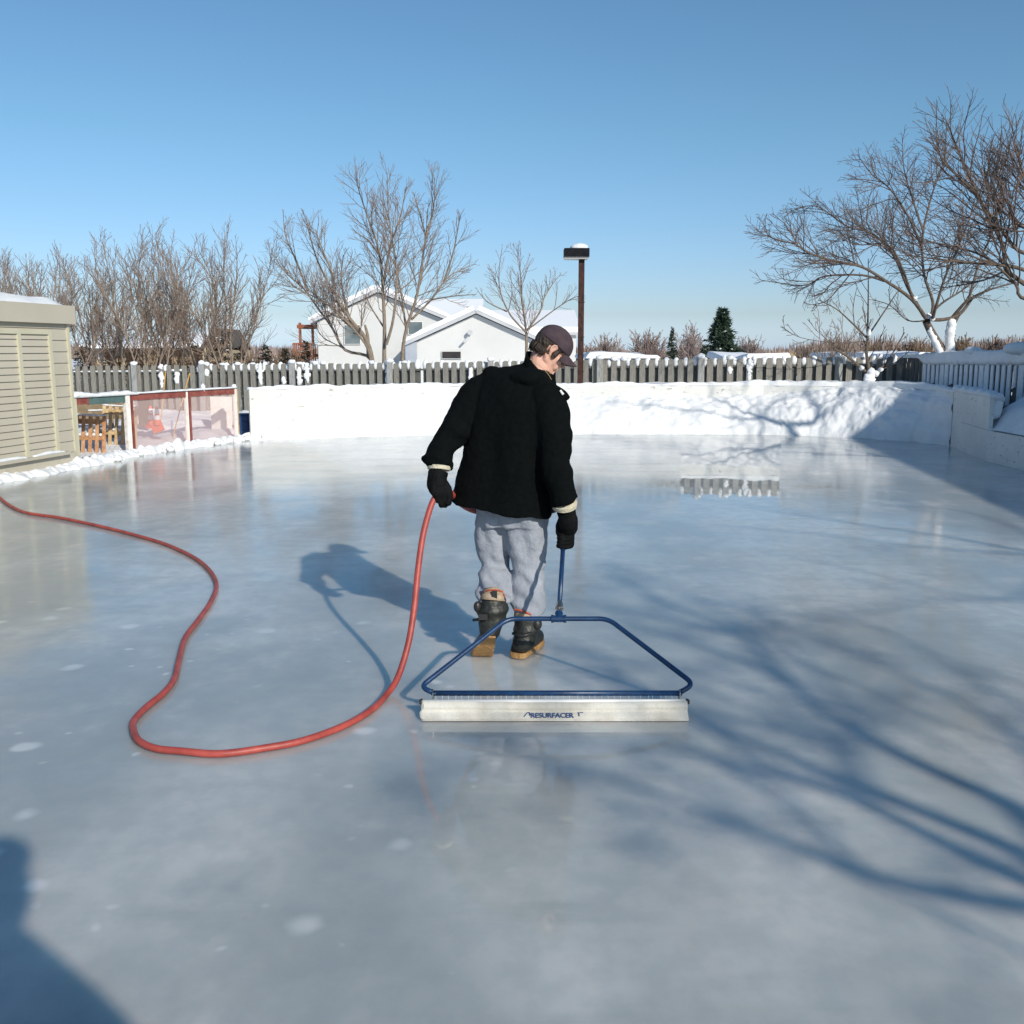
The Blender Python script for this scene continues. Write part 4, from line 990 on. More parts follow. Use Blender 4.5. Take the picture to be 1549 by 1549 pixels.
for i,(px,pt,wp_) in enumerate(((140,478,50),(178,440,46),(205,462,50),(238,448,52),(275,455,48),(312,470,46),(348,505,40))):
    bush(px,pt+12,33,wp_*.8,['rusty brush beside the shed corner','tall rusty brush over the reddish pallet','brush over the white pen post','tall rusty brush over the orange cones','rusty brush over the yellow poles','rusty brush left of the tan gable','low brush right of the tan gable'][i],m_='brush2',group='rusty underbrush of the left thicket',n=12,tip=.006)
for i,(px,pt,wp_) in enumerate(((385,520,50),(420,524,50),(452,520,40))):
    bush(px,pt,44,wp_,['low brown hedge clump right of the thicket','low brown hedge clump midway to the deck','low brown hedge clump at the red deck'][i],m_='brush',group='hedge clumps left of the white house',n=44,tip=.012)
random.seed(3)
rbl=['brown bush left of the small fork tree','brown bush behind the small fork tree','brown bush right of the small fork tree','brown bush left of the big snow-plastered trunk','reddish bush right of the big snow-plastered trunk','dark domed bush between the big trunk and the right edge','brown bush at the right edge of the view','tall bare bush above the small fork tree, left side']
for i,(px,pt,wp_,mm) in enumerate(((1222,510,50,'twig'),(1268,502,60,'brush'),(1325,503,60,'brush'),(1385,500,60,'brush'),(1455,498,50,'brush'),(1505,499,60,'twigdark'),(1556,500,50,'brush'),(1262,450,60,'twig'))):
    bush(px,pt,48 if i<7 else 30,wp_,rbl[i],m_=mm,group='brown bushes along the horizon at right',n=70 if i<7 else 14,tip=.013 if i<7 else .008)
# brown/green understory left
def conifer(px,pt,pb,wpx,Y,label,m_='needle',snow=True,n=26,name='spruce_tree',cat='tree',taper=1.0,group=None):
    b=W(px,pb,Y); b.z=min(b.z,0.0); H=W(px,pt,Y).z-b.z; R=wpx/1500*Y/2
    t=thing(name,tuple(b),label,cat,group)
    tr=MB(); tr.tube([b,b+V((0,0,H*.95))],[.12*H/5,.01],6); obj('trunk',tr,M['barkdark'],t)
    cr=MB(); sn=MB(); nb=n*16
    for i in range(nb):
        f=(i+random.random())/nb; f=1-(1-f)**.8 if False else f
        f=random.random()**1.35; z=H*(.03+.95*f); rr=R*((1-f)**taper+.02)*random.choice((.75,.9,1,1.08,1.2)); 
        a=random.uniform(0,6.2832); dr=V((math.cos(a),math.sin(a),0))
        st=7
        for q in range(st):
            c=b+V((0,0,z))+dr*(rr*(q+.7)/st)+V((0,0,-.22*rr*(q/st)+.16*rr*(q/st)**2))
            for w2 in range(4):
                sz=max(.09,R*.17)*random.uniform(.6,1.4); d1=rdir(dr,random.uniform(.2,1.2))*sz; d2=rdir(V((0,0,1)),1.3)*sz*.22
                i0=len(cr.v); cr.v.extend([tuple(c-d2),tuple(c+d1),tuple(c+d2)]); cr.f.append((i0,i0+1,i0+2))
            if snow and q>2 and random.random()<.07:
                sz=R*.055*random.uniform(.6,1.5); sn.ell(tuple(c+V((0,0,sz*.4))),(sz*1.5,sz*1.2,sz*.5),6,4)
    obj('crown',cr,M[m_],t)
    if sn.v: tag(obj('snow',sn,M['snow'],t),kind='stuff')
random.seed(8)
conifer(1091,466,545,96,46,'large dark spruce flecked with snow above the far fence')
conifer(1016,494,545,36,46,'small thin-topped spruce above the fence left of the big spruce',n=16)
conifer(1064,521,545,26,45,'low snowy evergreen at the foot of the big spruce',n=9,taper=.5)
g='snow-flecked evergreen shrubs beyond the left fence'
for i,(px,pt,wp_) in enumerate(((333,508,56),(365,524,40),(402,521,36),(432,526,30),(463,514,30),(250,520,40),(205,526,46),(125,522,44),(165,529,40),(292,518,44))):
    conifer(px,pt,548,wp_,36 if px>300 else 38,['brown-green snow-flecked shrub right of the tan gable','low snowy shrub between tan gable and pergola','snow-flecked shrub midway between thicket and pergola','small snowy shrub just left of the red deck','dark shrub at the red deck beside the pergola','dark shrub behind the thicket over the orange cones','dark shrub behind the thicket over the pallets','dark shrub just right of the shed corner','low dark shrub between the two brown roofs','dark shrub left of the tan gable'][i],m_='needlebrown',n=9,name='evergreen_shrub',cat='shrub',taper=.45,group=g,snow=(px>300))
# distant treeline and dry grass
mb=MB(); random.seed(4)
for i in range(16000):
    x=random.uniform(-190,190); y=random.uniform(190,240); h=random.uniform(1.2,2.5)*(1+.5*noise.noise(V((x*.05,0,0))))*(1+.85*sm(55,75,x)+.5*sm(-20,-60,x)); a=random.uniform(.15,.5)
    j=len(mb.v); q=random.uniform(0,3.14); dx=math.cos(q)*a; dy=math.sin(q)*a
    mb.v.extend([(x-dx,y-dy,-.1),(x+dx,y+dy,-.1),(x+random.uniform(-.5,.5),y,h)]); mb.f.append((j,j+1,j+2))
tag(obj('distant_woods',mb,M['twigfar']),'thin brown belt of distant woods along the horizon','woods',kind='stuff')
mb=MB()
for i in range(2600):
    x=random.uniform(21,36); y=random.uniform(78,84); h=random.uniform(.9,1.7); j=len(mb.v); a=.05
    mb.v.extend([(x-a,y,-.1),(x+a,y,-.1),(x+random.uniform(-.2,.2),y,h)]); mb.f.append((j,j+1,j+2))
tag(obj('dry_grass',mb,M['straw']),'strip of straw-coloured dry grass beyond the fence','grass',kind='stuff')

# ------------------------------------------------------------------ hose
random.seed(2)
gp=[(-60,700),(-25,728),(0,753),(18,768),(45,776),(80,782),(110,787),(150,796),(200,808),(250,823),(290,843),(314,862),(328,884),(322,910),(300,938),(280,966),(270,1000),(267,1025),(250,1047),(220,1071),(203,1088),(197,1104),(207,1122),(232,1133),(275,1138),(330,1139),(400,1132),(460,1120),(520,1098),(560,1075)]
hp=[G(a,b_,.017) for a,b_ in gp]
air=[(584,1052,4.50),(602,1024,4.62),(618,972,4.72),(627,915,4.80),(632,865,4.87),(638,820,4.93),(645,788,4.98),(655,758,5.03),(667,743,5.06),(680,744,5.14),(698,763,5.36),(722,774,5.50),(770,782,5.56),(806,782,5.46),(826,774,5.26),(838,770,5.12)]
hp+= [W(*q) for q in air]
for p in hp: p.z=max(p.z,.0168)
for i_ in range(3,28): hp[i_]=hp[i_]+V((random.uniform(-.012,.012),random.uniform(-.012,.012),0))
hpts=catmull(hp,9)
mb=MB(); mb.tube(hpts,.0155,14); hz=obj('garden_hose',mb,M['hose'],origin=tuple(hp[20]),smooth=True)
tag(hz,'long red rubber hose snaking across the ice up to the man\'s left hand','hose')
mb=MB(); mb.tube([W(829,773,5.24),W(838,770,5.12),W(845,767,5.06)],[.02,.021,.018],12); obj('coupling',mb,M['rubber'],hz)

# ------------------------------------------------------------------ squeegee
def PLN(px,py):
    d=ray(px,py); k=-d.z/d.y   # z = HC - k*Y ; plane z=.1+.76(Y-4.3)
    Y=(HC-.1+.76*4.3)/(.76+k); return W(px,py,Y)
sq=thing('ice_squeegee',tuple(G(840,1088)),'blue tube-framed flooding squeegee trailing a white towel behind the man','squeegee')
def fillet(P,r,n=6):
    out=[P[0]]
    for i in range(1,len(P)-1):
        a=(P[i-1]-P[i]); b_=(P[i+1]-P[i]); k=min(r,a.length*.45,b_.length*.45); A=P[i]+a.normalized()*k; B=P[i]+b_.normalized()*k
        for j in range(n+1):
            t=j/n; out.append(A*(1-t)**2+P[i]*2*t*(1-t)+B*t*t)
    out.append(P[-1]); return out
fr=[PLN(x,y) for x,y in ((660,1050),(636,1039),(768,936),(920,936),(1050,1035),(1024,1050))]
fr=fillet(fr[:2],.07)[:1]+fillet([fr[0],fr[1],fr[2].lerp(fr[1],.5)],.075,8)[1:-1]+fillet([fr[1],fr[2],fr[3],fr[4]],.045,8)[1:-1]+fillet([fr[3].lerp(fr[4],.5),fr[4],fr[5]],.075,8)[1:]
mb=MB(); mb.tube(fr,.0118,12); obj('frame',mb,M['blue'],sq,smooth=True)
b0,b1=PLN(653,1048.5),PLN(1031,1048.5); mb=MB(); mb.tube([b0,b1],.0125,12); obj('cross_tube',mb,M['blue'],sq,smooth=True)
te=PLN(845,936); hd=W(852.5,815,5.055); hdir=(hd-te).normalized(); ex=V((1,0,0))
mb=MB(); mb.tube([te-ex*.033,te-ex*.0331,te+ex*.0331,te+ex*.033],[.012,.0165,.0165,.012],14); 
for s in (-1,1): mb.tube([te+ex*s*.024,te+ex*s*.036],.0195,14)
mb.tube([te,te+hdir*.034],.0165,14); mb.tube([te+hdir*.028,te+hdir*.038],.019,14); obj('tee_joint',mb,M['blue'],sq)
mb=MB(); mb.tube([te+hdir*.036,te+hdir*.06,te+hdir*.061,te+hdir*.095,te+hdir*.096,te+hdir*.105],[.010,.010,.0165,.0165,.013,.013],6); mb.tube([te+hdir*.06,te+hdir*.062,te+hdir*.075],[.017,.021,.017],12); obj('swivel_fitting',mb,M['steel'],sq)
mb=MB(); mb.tube([te+hdir*.10,hd],.0118,12); obj('handle',mb,M['blue'],sq,smooth=True)
gr0=te+(hd-te)*.86
mb=MB(); mb.tube([gr0,gr0+hdir*.004,hd+hdir*.09,hd+hdir*.095],[.013,.0165,.0165,.012],12); obj('grip',mb,M['rubber'],sq,smooth=True)
# towel and pipe
xL,xR=W(638,1072,4.25).x,W(1040,1072,4.25).x
pz=W(840,1062,4.272).z; 
mb=MB(); mb.tube([(xL-.006,4.276,pz),(xR+.004,4.276,pz)],.012,12); wpz=obj('water_pipe',mb,M['cord'],sq,smooth=True)
mb=MB()
for x,s in ((xL-.002,-1),(xR,1)): mb.tube([(x-.004*s,4.276,pz),(x+.006*s,4.276,pz),(x+.0061*s,4.276,pz),(x+.012*s,4.276,pz)],[.014,.014,.010,.010],12)
obj('end_cap',mb,M['rubber'],wpz)
mb=MB(); n=160; rings=[]
prof=[(4.290,.068),(4.276,.077),(4.260,.073),(4.247,.060),(4.244,.047),(4.250,.038),(4.238,.028),(4.222,.015),(4.209,.004),(4.225,.002),(4.26,.002),(4.285,.004),(4.292,.04)]
for i in range(n+1):
    u=i/n; x=xL+(xR-xL)*u; rr=[]
    sag=.006*math.sin(math.pi*u)+.003*noise.noise(V((u*9,0,0)))
    ed=(.012 if (i<3 or i>n-3) else 0)
    for k,(y,z) in enumerate(prof):
        f=noise.noise(V((u*7,k*.6,3)))*.0035+noise.noise(V((u*22,k*.9,8)))*.002+noise.noise(V((u*60,k*2,8)))*.001
        dx=(-.014 if i==0 and 5<=k<=9 else 0)*0
        wv=.010*math.sin(k*1.1+1)*(1 if i==0 else (.5 if i==1 else 0))
        rr.append((x-(wv if i<3 else 0),y-f*(1 if k<9 else 0),max(.001,z-(sag if z>.03 else 0)+(f*.5 if 2<k<8 else 0))))
    rings.append(rr)
mb.quadstrip(rings); tw=obj('towel',mb,M['towel'],sq,smooth=True)
mb=MB(); mb.tube([(xL+.002+(xR-xL-.004)*i/60,4.206-.0015*noise.noise(V((i*.4,0,0))),.006) for i in range(61)],.0045,8); obj('towel_hem',mb,M['towel'],tw,smooth=True)
mb=MB()
for i in range(38):
    x=xL+.06+(xR-xL-.12)*i/37+random.uniform(-.006,.006); mb.tube([(x,b0.y-.004,b0.z-.006),(x+random.uniform(-.003,.003),4.27,pz+.012)],.0009,4)
obj('lacing',mb,M['cord'],sq)
for px in (655,1028):
    p=PLN(px,1048.5); mb=MB(); 
    mb.tube([p+V((0,.014,-.045)),p+V((0,.014,.006)),p+V((0,.0,.017)),p+V((0,-.014,.006)),p+V((0,-.016,-.045))],.0035,8); mb.tube([p+V((-.006,-.020,-.028)),p+V((.006,-.020,-.028))],.007,6); obj('u_bolt',mb,M['steel'],sq)
def text(s,size,loc,rot,m_,par,name,ext=.0012):
    cu=bpy.data.curves.new('txt','FONT'); cu.body=s; cu.size=size; cu.align_x='CENTER'; cu.extrude=ext; cu.offset=size*.012
    o=bpy.data.objects.new('txt',cu); C.objects.link(o); o.location=loc; o.rotation_euler=rot
    dg=bpy.context.evaluated_depsgraph_get(); dg.update(); me=bpy.data.meshes.new_from_object(o.evaluated_get(dg)); me.transform(o.matrix_basis); bpy.data.objects.remove(o)
    return obj(name,me,m_,par)
xc=W(835,1082,4.24).x
text('RESURFACER',.033,(xc,4.2135,.0150),(math.radians(40),0,0),M['ink'],tw,'lettering')
mb=MB()
def mk(x,y0,z0,x2,z2_):
    mb.tube([(x,4.2125+(z0-.012)*1.15,z0+.002),(x2,4.2125+(z2_-.012)*1.15,z2_+.002)],.0018,5)
xm=W(800,1082,4.24).x-.005
for a,b_,c_,d_ in ((-.012,.020,.0,.030),(.0,.030,.008,.030),(.008,.030,.010,.020),(-.016,.016,-.012,.020)): mk(xm+a,0,b_,xm+c_,d_)
xm=W(878,1082,4.24).x
for a,b_,c_,d_ in ((-.012,.029,.012,.030),(-.008,.029,-.006,.018)): mk(xm+a,0,b_,xm+c_,d_)
obj('emblem',mb,M['ink'],tw)

# ------------------------------------------------------------------ the man
def sring(c,a,b,n=28,e=2.3):
    out=[]
    for j in range(n):
        t=2*math.pi*j/n; ct,st=math.cos(t),math.sin(t)
        x=math.copysign(abs(ct)**(2/e),ct); y=math.copysign(abs(st)**(2/e),st)
        out.append(c+a*x+b*y)
    return out
def tloft(mb,rows,sub=3):
    """rows: (Lx,Ly,Rx,Ry,Yl,Yr,b)"""
    R=[]
    for (lx,ly,rx,ry,Yl,Yr,b) in rows:
        A=W(lx,ly,Yl); B=W(rx,ry,Yr); a=(B-A)/2; c=(A+B)/2; h=V((a.x,a.y,0)).normalized(); dv=V((-h.y,h.x,0))
        R.append((c,a,dv*b))
    cs=catmull([r[0] for r in R],sub); as_=catmull([r[1] for r in R],sub); bs=catmull([r[2] for r in R],sub)
    mb.quadstrip([sring(c,a,b) for c,a,b in zip(cs,as_,bs)])
def ptube(mb,rows,n=16,k=4):
    """rows: (px,py,Y,rpx)"""
    P=[W(a,b,c) for a,b,c,_ in rows]; sc=[q[3]*q[2]/1500/1.0 for q in rows]
    Pc=catmull(P,k); Rc=[v.x for v in catmull([V((s,0,0)) for s in sc],k)]
    mb.tube(Pc,Rc,n)
    for e,r in ((Pc[0],Rc[0]),(Pc[-1],Rc[-1])): mb.ell(tuple(e),(r*.98,r*.98,r*.7),12,8)
# head (local: faces +X, up +Z)
HO=V((.205,5.30,1.628)); HS=.94
RH=Matrix.Rotation(math.radians(10),3,'Z')@Matrix.Rotation(math.radians(39),3,'Y')
def H(x,y,z): return HO+RH@(V((x,y,z))*HS)
class HMB(MB):
    def done(s): s.v=[tuple(H(*v)) for v in s.v]; return s
hb=HMB()
hb.ell((-.012,0,.035),(.096,.076,.088),24,16)
hb.ell((.030,0,-.020),(.060,.060,.085),20,14)
hb.ell((.055,0,.040),(.034,.055,.038),16,10)
for s in (-1,1):
    hb.tube([(-.012,s*.056,-.035),(.0,s*.056,-.062),(.035,s*.040,-.088),(.068,s*.014,-.104)],[.020,.019,.019,.018],12)
    hb.ell((.062,s*.040,-.018),(.024,.022,.022),12,8)
    hb.tube([(.070,s*.050,.020),(.086,s*.030,.027),(.090,s*.010,.020)],[.009,.011,.009],10)
    # ear: shell with rim
    e=[(-.004,s*.076,-.030),(-.016,s*.083,-.018),(-.024,s*.088,.004),(-.020,s*.090,.022),(-.006,s*.088,.030),(.006,s*.083,.024),(.008,s*.078,.010)]
    hb.tube(catmull(e,4),.0048,8); hb.ell((-.008,s*.079,.002),(.014,.006,.025),12,8); hb.ell((-.001,s*.077,-.028),(.008,.006,.010),10,6)
    hb.ell((.095,s*.011,-.029),(.009,.007,.006),10,6)
    hb.ell((.070,s*.022,-.055),(.020,.020,.025),10,8)
hb.tube(catmull([(.086,0,.020),(.096,0,.003),(.109,0,-.016),(.115,0,-.026),(.102,0,-.033)],3),[.0065]*3+[.0070]*3+[.0080]*3+[.0082]*3+[.006],10)
hb.ell((.082,0,-.045),(.016,.016,.016),10,8)
hb.ell((.091,0,-.0555),(.013,.021,.0068),12,8); hb.ell((.089,0,-.0700),(.013,.018,.0075),12,8)
hb.ell((.084,0,-.100),(.019,.020,.017),12,8); hb.ell((.05,0,-.085),(.035,.035,.028),12,8)
hb.done()
body=hb
def bt_(pts,rad,n=14): body.tube(catmull(pts,4),[v.x for v in catmull([V((r,0,0)) for r in rad],4)],n)
neckb=W(812,566,5.26)
bt_([H(-.030,0,.0),H(-.032,0,-.045),H(-.022,0,-.085),neckb+V((.012,0,0))],[.046,.046,.050,.062])
bt_([H(.03,0,-.07),H(-.005,0,-.11),neckb+V((.02,.03,-.02))],[.030,.040,.05])
# body core under the clothes
tloft(body,[(770,570,830,590,5.27,5.2,.06),(738,585,840,615,5.28,5.15,.10),(728,640,832,655,5.28,5.15,.11),(725,700,828,705,5.27,5.18,.10),(730,760,822,765,5.3,5.22,.105),(735,790,815,795,5.3,5.22,.09)])
ptube(body,[(740,590,5.27,15),(712,612,5.27,14),(685,660,5.2,12),(667,702,5.12,9),(663,722,5.1,9)])
ptube(body,[(830,605,5.12,15),(838,650,5.05,14),(840,695,5.0,12),(853,755,5.0,9),(857,775,5.03,9)])
ptube(body,[(748,780,5.27,22),(746,830,5.31,15),(750,855,5.30,13),(748,890,5.18,11),(744,925,5.10,10),(741,948,5.09,9)])
ptube(body,[(798,785,5.24,22),(800,830,5.26,17),(800,860,5.24,15),(799,900,5.18,13),(795,940,5.14,11),(793,975,5.13,9)])
bm_=remesh(body,.0052,2)
man=obj('person',bm_,M['skin'],origin=tuple(G(785,996)),smooth=True)
tag(man,'person in black wool jacket, grey sweatpants and plum cap, walking away while pulling the squeegee','person')
# hair
hr=HMB()
rings=[]
for i in range(25):
    th=math.pi*(.20+.62*i/24); rr=[]
    for j in range(48):
        ph=2*math.pi*j/48
        k=1+.03*noise.noise(V((math.cos(ph)*4,math.sin(ph)*4,i*.5)))
        rr.append((-.014+.1005*k*math.sin(th)*math.cos(ph),.0805*k*math.sin(th)*math.sin(ph),.030+.092*k*math.cos(th)))
    rings.append(rr)
def keep(p):
    x,y,z=p
    if x>.052: return False
    if x>.022: return z>-.012-(.0 if x<.04 else -.03)      # sideburn in front of the ear
    if x>-.030: return z>.018                                # round the ear
    return z>-.062+.25*max(0,x+.06)
tmp=MB(); tmp.quadstrip(rings,cap=False)
hr=HMB(); hr.v=list(tmp.v); hr.f=[f for f in tmp.f if all(keep(tmp.v[i]) for i in f)]; hr.done()
ho=obj('hair',hr,M['hair'],man,smooth=True); md=ho.modifiers.new('t','SOLIDIFY'); md.thickness=.009; md.offset=0
sb=HMB(); 
for s in (-1,1):
    sb.ell((.020,s*.073,-.008),(.016,.006,.030),10,8)
    for k in range(26):
        x=random.uniform(-.085,-.03); yy=s*.077*math.sqrt(max(.05,1-(x/.1)**2)); sb.tube([(x,yy,-.02),(x-.004,yy*.97,-.045+random.uniform(-.01,.01)),(x-.008,yy*.9,-.066+random.uniform(-.008,.01))],[.006,.005,.001],5)
for k in range(40):
    a=random.uniform(2.2,4.08); x=-.014+.1*math.cos(a); y=.079*math.sin(a); sb.tube([(x,y,-.015),(x*1.0,y,-.045),(x*.9,y*.92,-.070+random.uniform(-.008,.012))],[.007,.006,.001],5)
sb.done(); obj('hair',sb,M['hair'],man,smooth=True)
eb=HMB()
for s in (-1,1): eb.tube([(.070,s*.053,.026),(.090,s*.032,.036),(.097,s*.012,.031)],[.003,.004,.0025],6)
eb.done(); obj('eyebrow',eb,M['hair'],man)
for s in (-1,1):
    ey=HMB(); ey.ell((.0735,s*.030,.008),(.011,.012,.009),14,10); ey.done(); obj('eye',ey,M['eye'],man,smooth=True)
# cap
cp_=HMB(); rings=[]
for i in range(16):
    th=math.pi*.5*(.03+i/15*1.08); rr=[]
    for j in range(60):
        ph=2*math.pi*j/60; seam=1+.004*math.cos(6*ph)*math.sin(th)
        x=-.008+.108*math.sin(th)*math.cos(ph)*seam; y=.0865*math.sin(th)*math.sin(ph)*seam; z=.046+.094*math.cos(th)*seam
        z+= -.010*(1-math.cos(th))*(1 if x<-.03 else 0)*0 + x*.10*(1-math.cos(th))*-.3
        rr.append((x,y,z))
    rings.append(rr)
cp_.quadstrip(rings,cap=False); cp_.f.append(tuple(range(60))); cp_.done()
co=obj('cap',cp_,M['cap'],man,smooth=True); md=co.modifiers.new('t','SOLIDIFY'); md.thickness=.003
br=HMB(); rings=[]
for i in range(11):
    f=i/10; rr=[]
    for j in range(25):
        a=(j/24-.5)*2; y=.078*a*(1-.08*f); xx=.092*math.sqrt(max(0,1-(a*.80)**2))+.0; x=xx*.98+ .082*f*math.sqrt(max(0,1-abs(a)**2.4)) ; z=.040-.016*f-.050*a*a*(.5+.5*f)
        rr.append((x,y,z))
    rings.append(rr)
br.quadstrip(rings,closed=False); br.done(); bo=obj('brim',br,M['cap'],co,smooth=True); md=bo.modifiers.new('t','SOLIDIFY'); md.thickness=.004; md.offset=0
bb=HMB(); bb.ell((-.008,0,.141),(.007,.007,.004),10,6); bb.done(); obj('button',bb,M['cap'],co,smooth=True)
# jacket
jk=MB()
tloft(jk,[(804,539,835,571,5.31,5.24,.070),(799,543,837,577,5.31,5.23,.078),(790,549,838,584,5.31,5.22,.090),(764,554,842,592,5.31,5.18,.115),(740,563,846,602,5.31,5.14,.135),(727,585,848,622,5.31,5.11,.150),(716,625,847,655,5.31,5.10,.155),(707,665,845,688,5.31,5.11,.16),(698,702,842,722,5.31,5.12,.165),(690,735,835,758,5.32,5.13,.17),(688,755,830,784,5.32,5.13,.17)],4)
ptube(jk,[(741,582,5.29,22),(722,596,5.28,25),(706,622,5.26,27),(689,650,5.22,24.5),(679,664,5.20,22),(671,679,5.17,20.5),(667,690,5.14,22),(664,700,5.11,21)],20)
ptube(jk,[(824,596,5.13,26),(832,620,5.09,28),(836,650,5.06,27),(838,678,5.03,26),(838,700,5.01,23),(842,716,5.0,25),(846,730,4.99,22),(854,750,5.0,21.5)],20)
# flared sleeve ends
jk.tube([W(668,692,5.13),W(663,703,5.11)],[.075,.083],20); jk.tube([W(640,694,5.12),W(652,692,5.12),W(668,690,5.12)],[.006,.03,.06],12)
jk.tube([W(850,742,5.0),W(856,759,5.0)],[.070,.076],20); jk.tube([W(877,753,5.0),W(868,748,5.0),W(855,740,5.0)],[.006,.03,.055],12)
# epaulette / hood bulge on the shoulders
jk.ell(tuple(W(800,572,5.16)),(.10,.09,.05),16,10); jk.ell(tuple(W(852,600,5.1)),(.03,.05,.02),12,8); jk.ell(tuple(W(745,566,5.29)),(.06,.08,.045),14,10)
def jd(p,n):
    q=p.copy()
    f=.0085*noise.noise(V((q.x*7+q.z*3,q.y*7,q.z*2.2)))+.0045*noise.noise(V((q.x*16-q.z*6,q.y*14,q.z*7)))
    f+=.003*noise.noise(q*32)
    # long drape folds down the back
    f+=.007*math.sin(q.x*26-q.z*5+2*noise.noise(q*3))*sm(1.45,1.1,q.z) if q.z<1.45 else 0
    # sleeve wrinkles
    if q.x<-.22 or q.x>.25: f+=.0045*math.sin(q.z*50+q.x*34+5*noise.noise(q*5))*(.3+1.4*abs(noise.noise(q*4+V((5,1,0)))))
    return f
jm=remesh(jk,.0075,3,jd); jo=obj('jacket',jm,M['jacket'],man,smooth=True)
# collar: stand-up band around the neck
cl=MB(); rings=[]
for (lx,ly,rx,ry,b,k) in ((795,546,839,584,.092,0),(797,538,838,577,.084,0),(799,531,837,571.5,.078,0),(801,531,836,571.5,.070,0),(801,538,833,575,.063,0)):
    A=W(lx,ly,5.31); B=W(rx,ry,5.235); a=(B-A)/2; c=(A+B)/2; h=V((a.x,a.y,0)).normalized(); rings.append(sring(c,a,V((-h.y,h.x,0))*b,40,2.1))
cl.quadstrip(rings,cap=False); obj('collar',cl,M['jacket'],jo,smooth=True)
mb=MB(); mb.tube(catmull([W(802,543,5.205),W(812,549,5.19),W(821,557,5.18),W(829,566,5.175),(W(834,574,5.185))],6),.0016,6); obj('collar_trim',mb,M['pallet'],jo)
mb=MB(); mb.tube([W(847.5,590.5,5.045),W(852,597,5.04)],[.006,.007],8); obj('shoulder_clip',mb,M['cord'],jo)
mb=MB(); mb.tube(catmull([W(843,590,5.09),W(852,596,5.07),W(857,603,5.08)],4),.020,10); obj('epaulette',mb,M['jacket'],jo,smooth=True)
# trousers
tr_=MB()
tloft(tr_,[(722,752,828,768,5.32,5.17,.13),(722,775,829,785,5.32,5.17,.13),(721,792,829,797,5.32,5.18,.12)],3)
def leg(rows):
    R=[]
    tloft(tr_,rows,4)
leg([(722,780,772,785,5.30,5.28,.105),(720,805,774,806,5.31,5.29,.10),(720.5,828,774,828,5.32,5.31,.095),(726,846,770,846,5.31,5.31,.082),(729,853,771,855,5.30,5.30,.082),(725.5,861,773,861,5.27,5.27,.095),(724,878,775,882,5.21,5.21,.092),(720.5,897,774,903,5.15,5.15,.085),(722,906,771,911,5.12,5.13,.078)])
leg([(767,782,829,786,5.24,5.2,.105),(765,806,829.5,806,5.24,5.21,.10),(766,830,828,830,5.25,5.22,.095),(775,852,825,850,5.25,5.22,.09),(774,870,823,872,5.23,5.2,.085),(774,893,824,893,5.2,5.17,.085),(772,908,825,910,5.18,5.15,.085),(776,920,824,925,5.16,5.14,.075),(779,926,822,931,5.16,5.13,.066)])
def td(p,n):
    f=.006*noise.noise(V((p.x*10,p.y*10,p.z*6)))+.003*noise.noise(p*30)
    low=sm(.62,.40,p.z); f+=.0085*low*math.sin(p.z*66+p.x*42+3.0*noise.noise(p*7))*(.4+.6*abs(noise.noise(p*5+V((3,1,2)))*2))
    f+=.006*math.sin(p.x*55+p.z*11+2*noise.noise(p*4))*sm(.45,.65,p.z)
    return f
tm=remesh(tr_,.0065,3,td); obj('trousers',tm,M['pants'],man,smooth=True)
# boots
def boot(sh_rows,foot,sole_pts,tongue):
    k=MB(); ptube(k,sh_rows,20)
    for a,r in foot: pass
    P=[q[0] for q in foot]; 
    k.tube(catmull(P,4),[v.x for v in catmull([V((q[1],0,0)) for q in foot],4)],18)
    for q,r in (foot[0],foot[-1]): k.ell(tuple(q),(r,r,r),14,10)
    return k
# left (raised heel)
hl=W(741,957,5.055); bl=W(730,986,5.155); tl=W(727,981,5.27)
k=boot([(746,904,5.13,22.5),(745,918,5.10,25),(744,932,5.09,23.5),(742,946,5.08,18.5),(740,958,5.07,16)],[(hl,.046),(hl.lerp(bl,.6)+V((0,.03,.015)),.045),(bl+V((0,.02,.03)),.047),(tl+V((0,0,.02)),.042)],None,None)
km=remesh(k,.006,2,lambda p,n:.003*noise.noise(p*26)+.0035*math.sin(p.z*95+2*noise.noise(p*8))*sm(.17,.24,p.z)); kb=obj('boot',km,M['boot'],man,smooth=True)
def sole(pts,w,th,nrm,m_,par):
    """pts centre line heel->toe, w half widths, nrm list of down directions"""
    s=MB(); rings=[]
    P=catmull(pts,4); Wd=[v.x for v in catmull([V((q,0,0)) for q in w],4)]; Nn=catmull(nrm,4)
    for i,p in enumerate(P):
        t=(P[min(i+1,len(P)-1)]-P[max(0,i-1)]).normalized(); n_=(Nn[i]-t*Nn[i].dot(t)).normalized(); sd=t.cross(n_).normalized()
        rings.append([p+sd*Wd[i]*a+n_*b for a,b in ((-1,-th),(-1.04,-th*.3),(-1.02,th*.3),(-.9,th*.45),(.9,th*.45),(1.02,th*.3),(1.04,-th*.3),(1,-th))])
    s.quadstrip(rings); return obj('sole',s,m_,par,smooth=False)
dn=(V((0,-1,-.45))).normalized()
S0=sole([W(741.5,962,5.012),W(738,970,5.035),W(732,982,5.085),W(729,990,5.15),G(727,985,.012)+V((0,.02,0)),G(727,979,.014)+V((0,.0,0))],[.028,.040,.052,.056,.050,.028],.024,[dn,dn,dn,V((0,-.6,-.8)),V((0,0,-1)),V((0,0,-1))],M['gum'],kb)
mb=MB(); mb.tube([W(734,896,5.075),W(746,893.5,5.065),W(759,899,5.075)],.022,12); mb.tube([W(746,897,5.09),W(745,908,5.08)],[.055,.07],18); obj('liner',mb,M['liner'],kb,smooth=True)
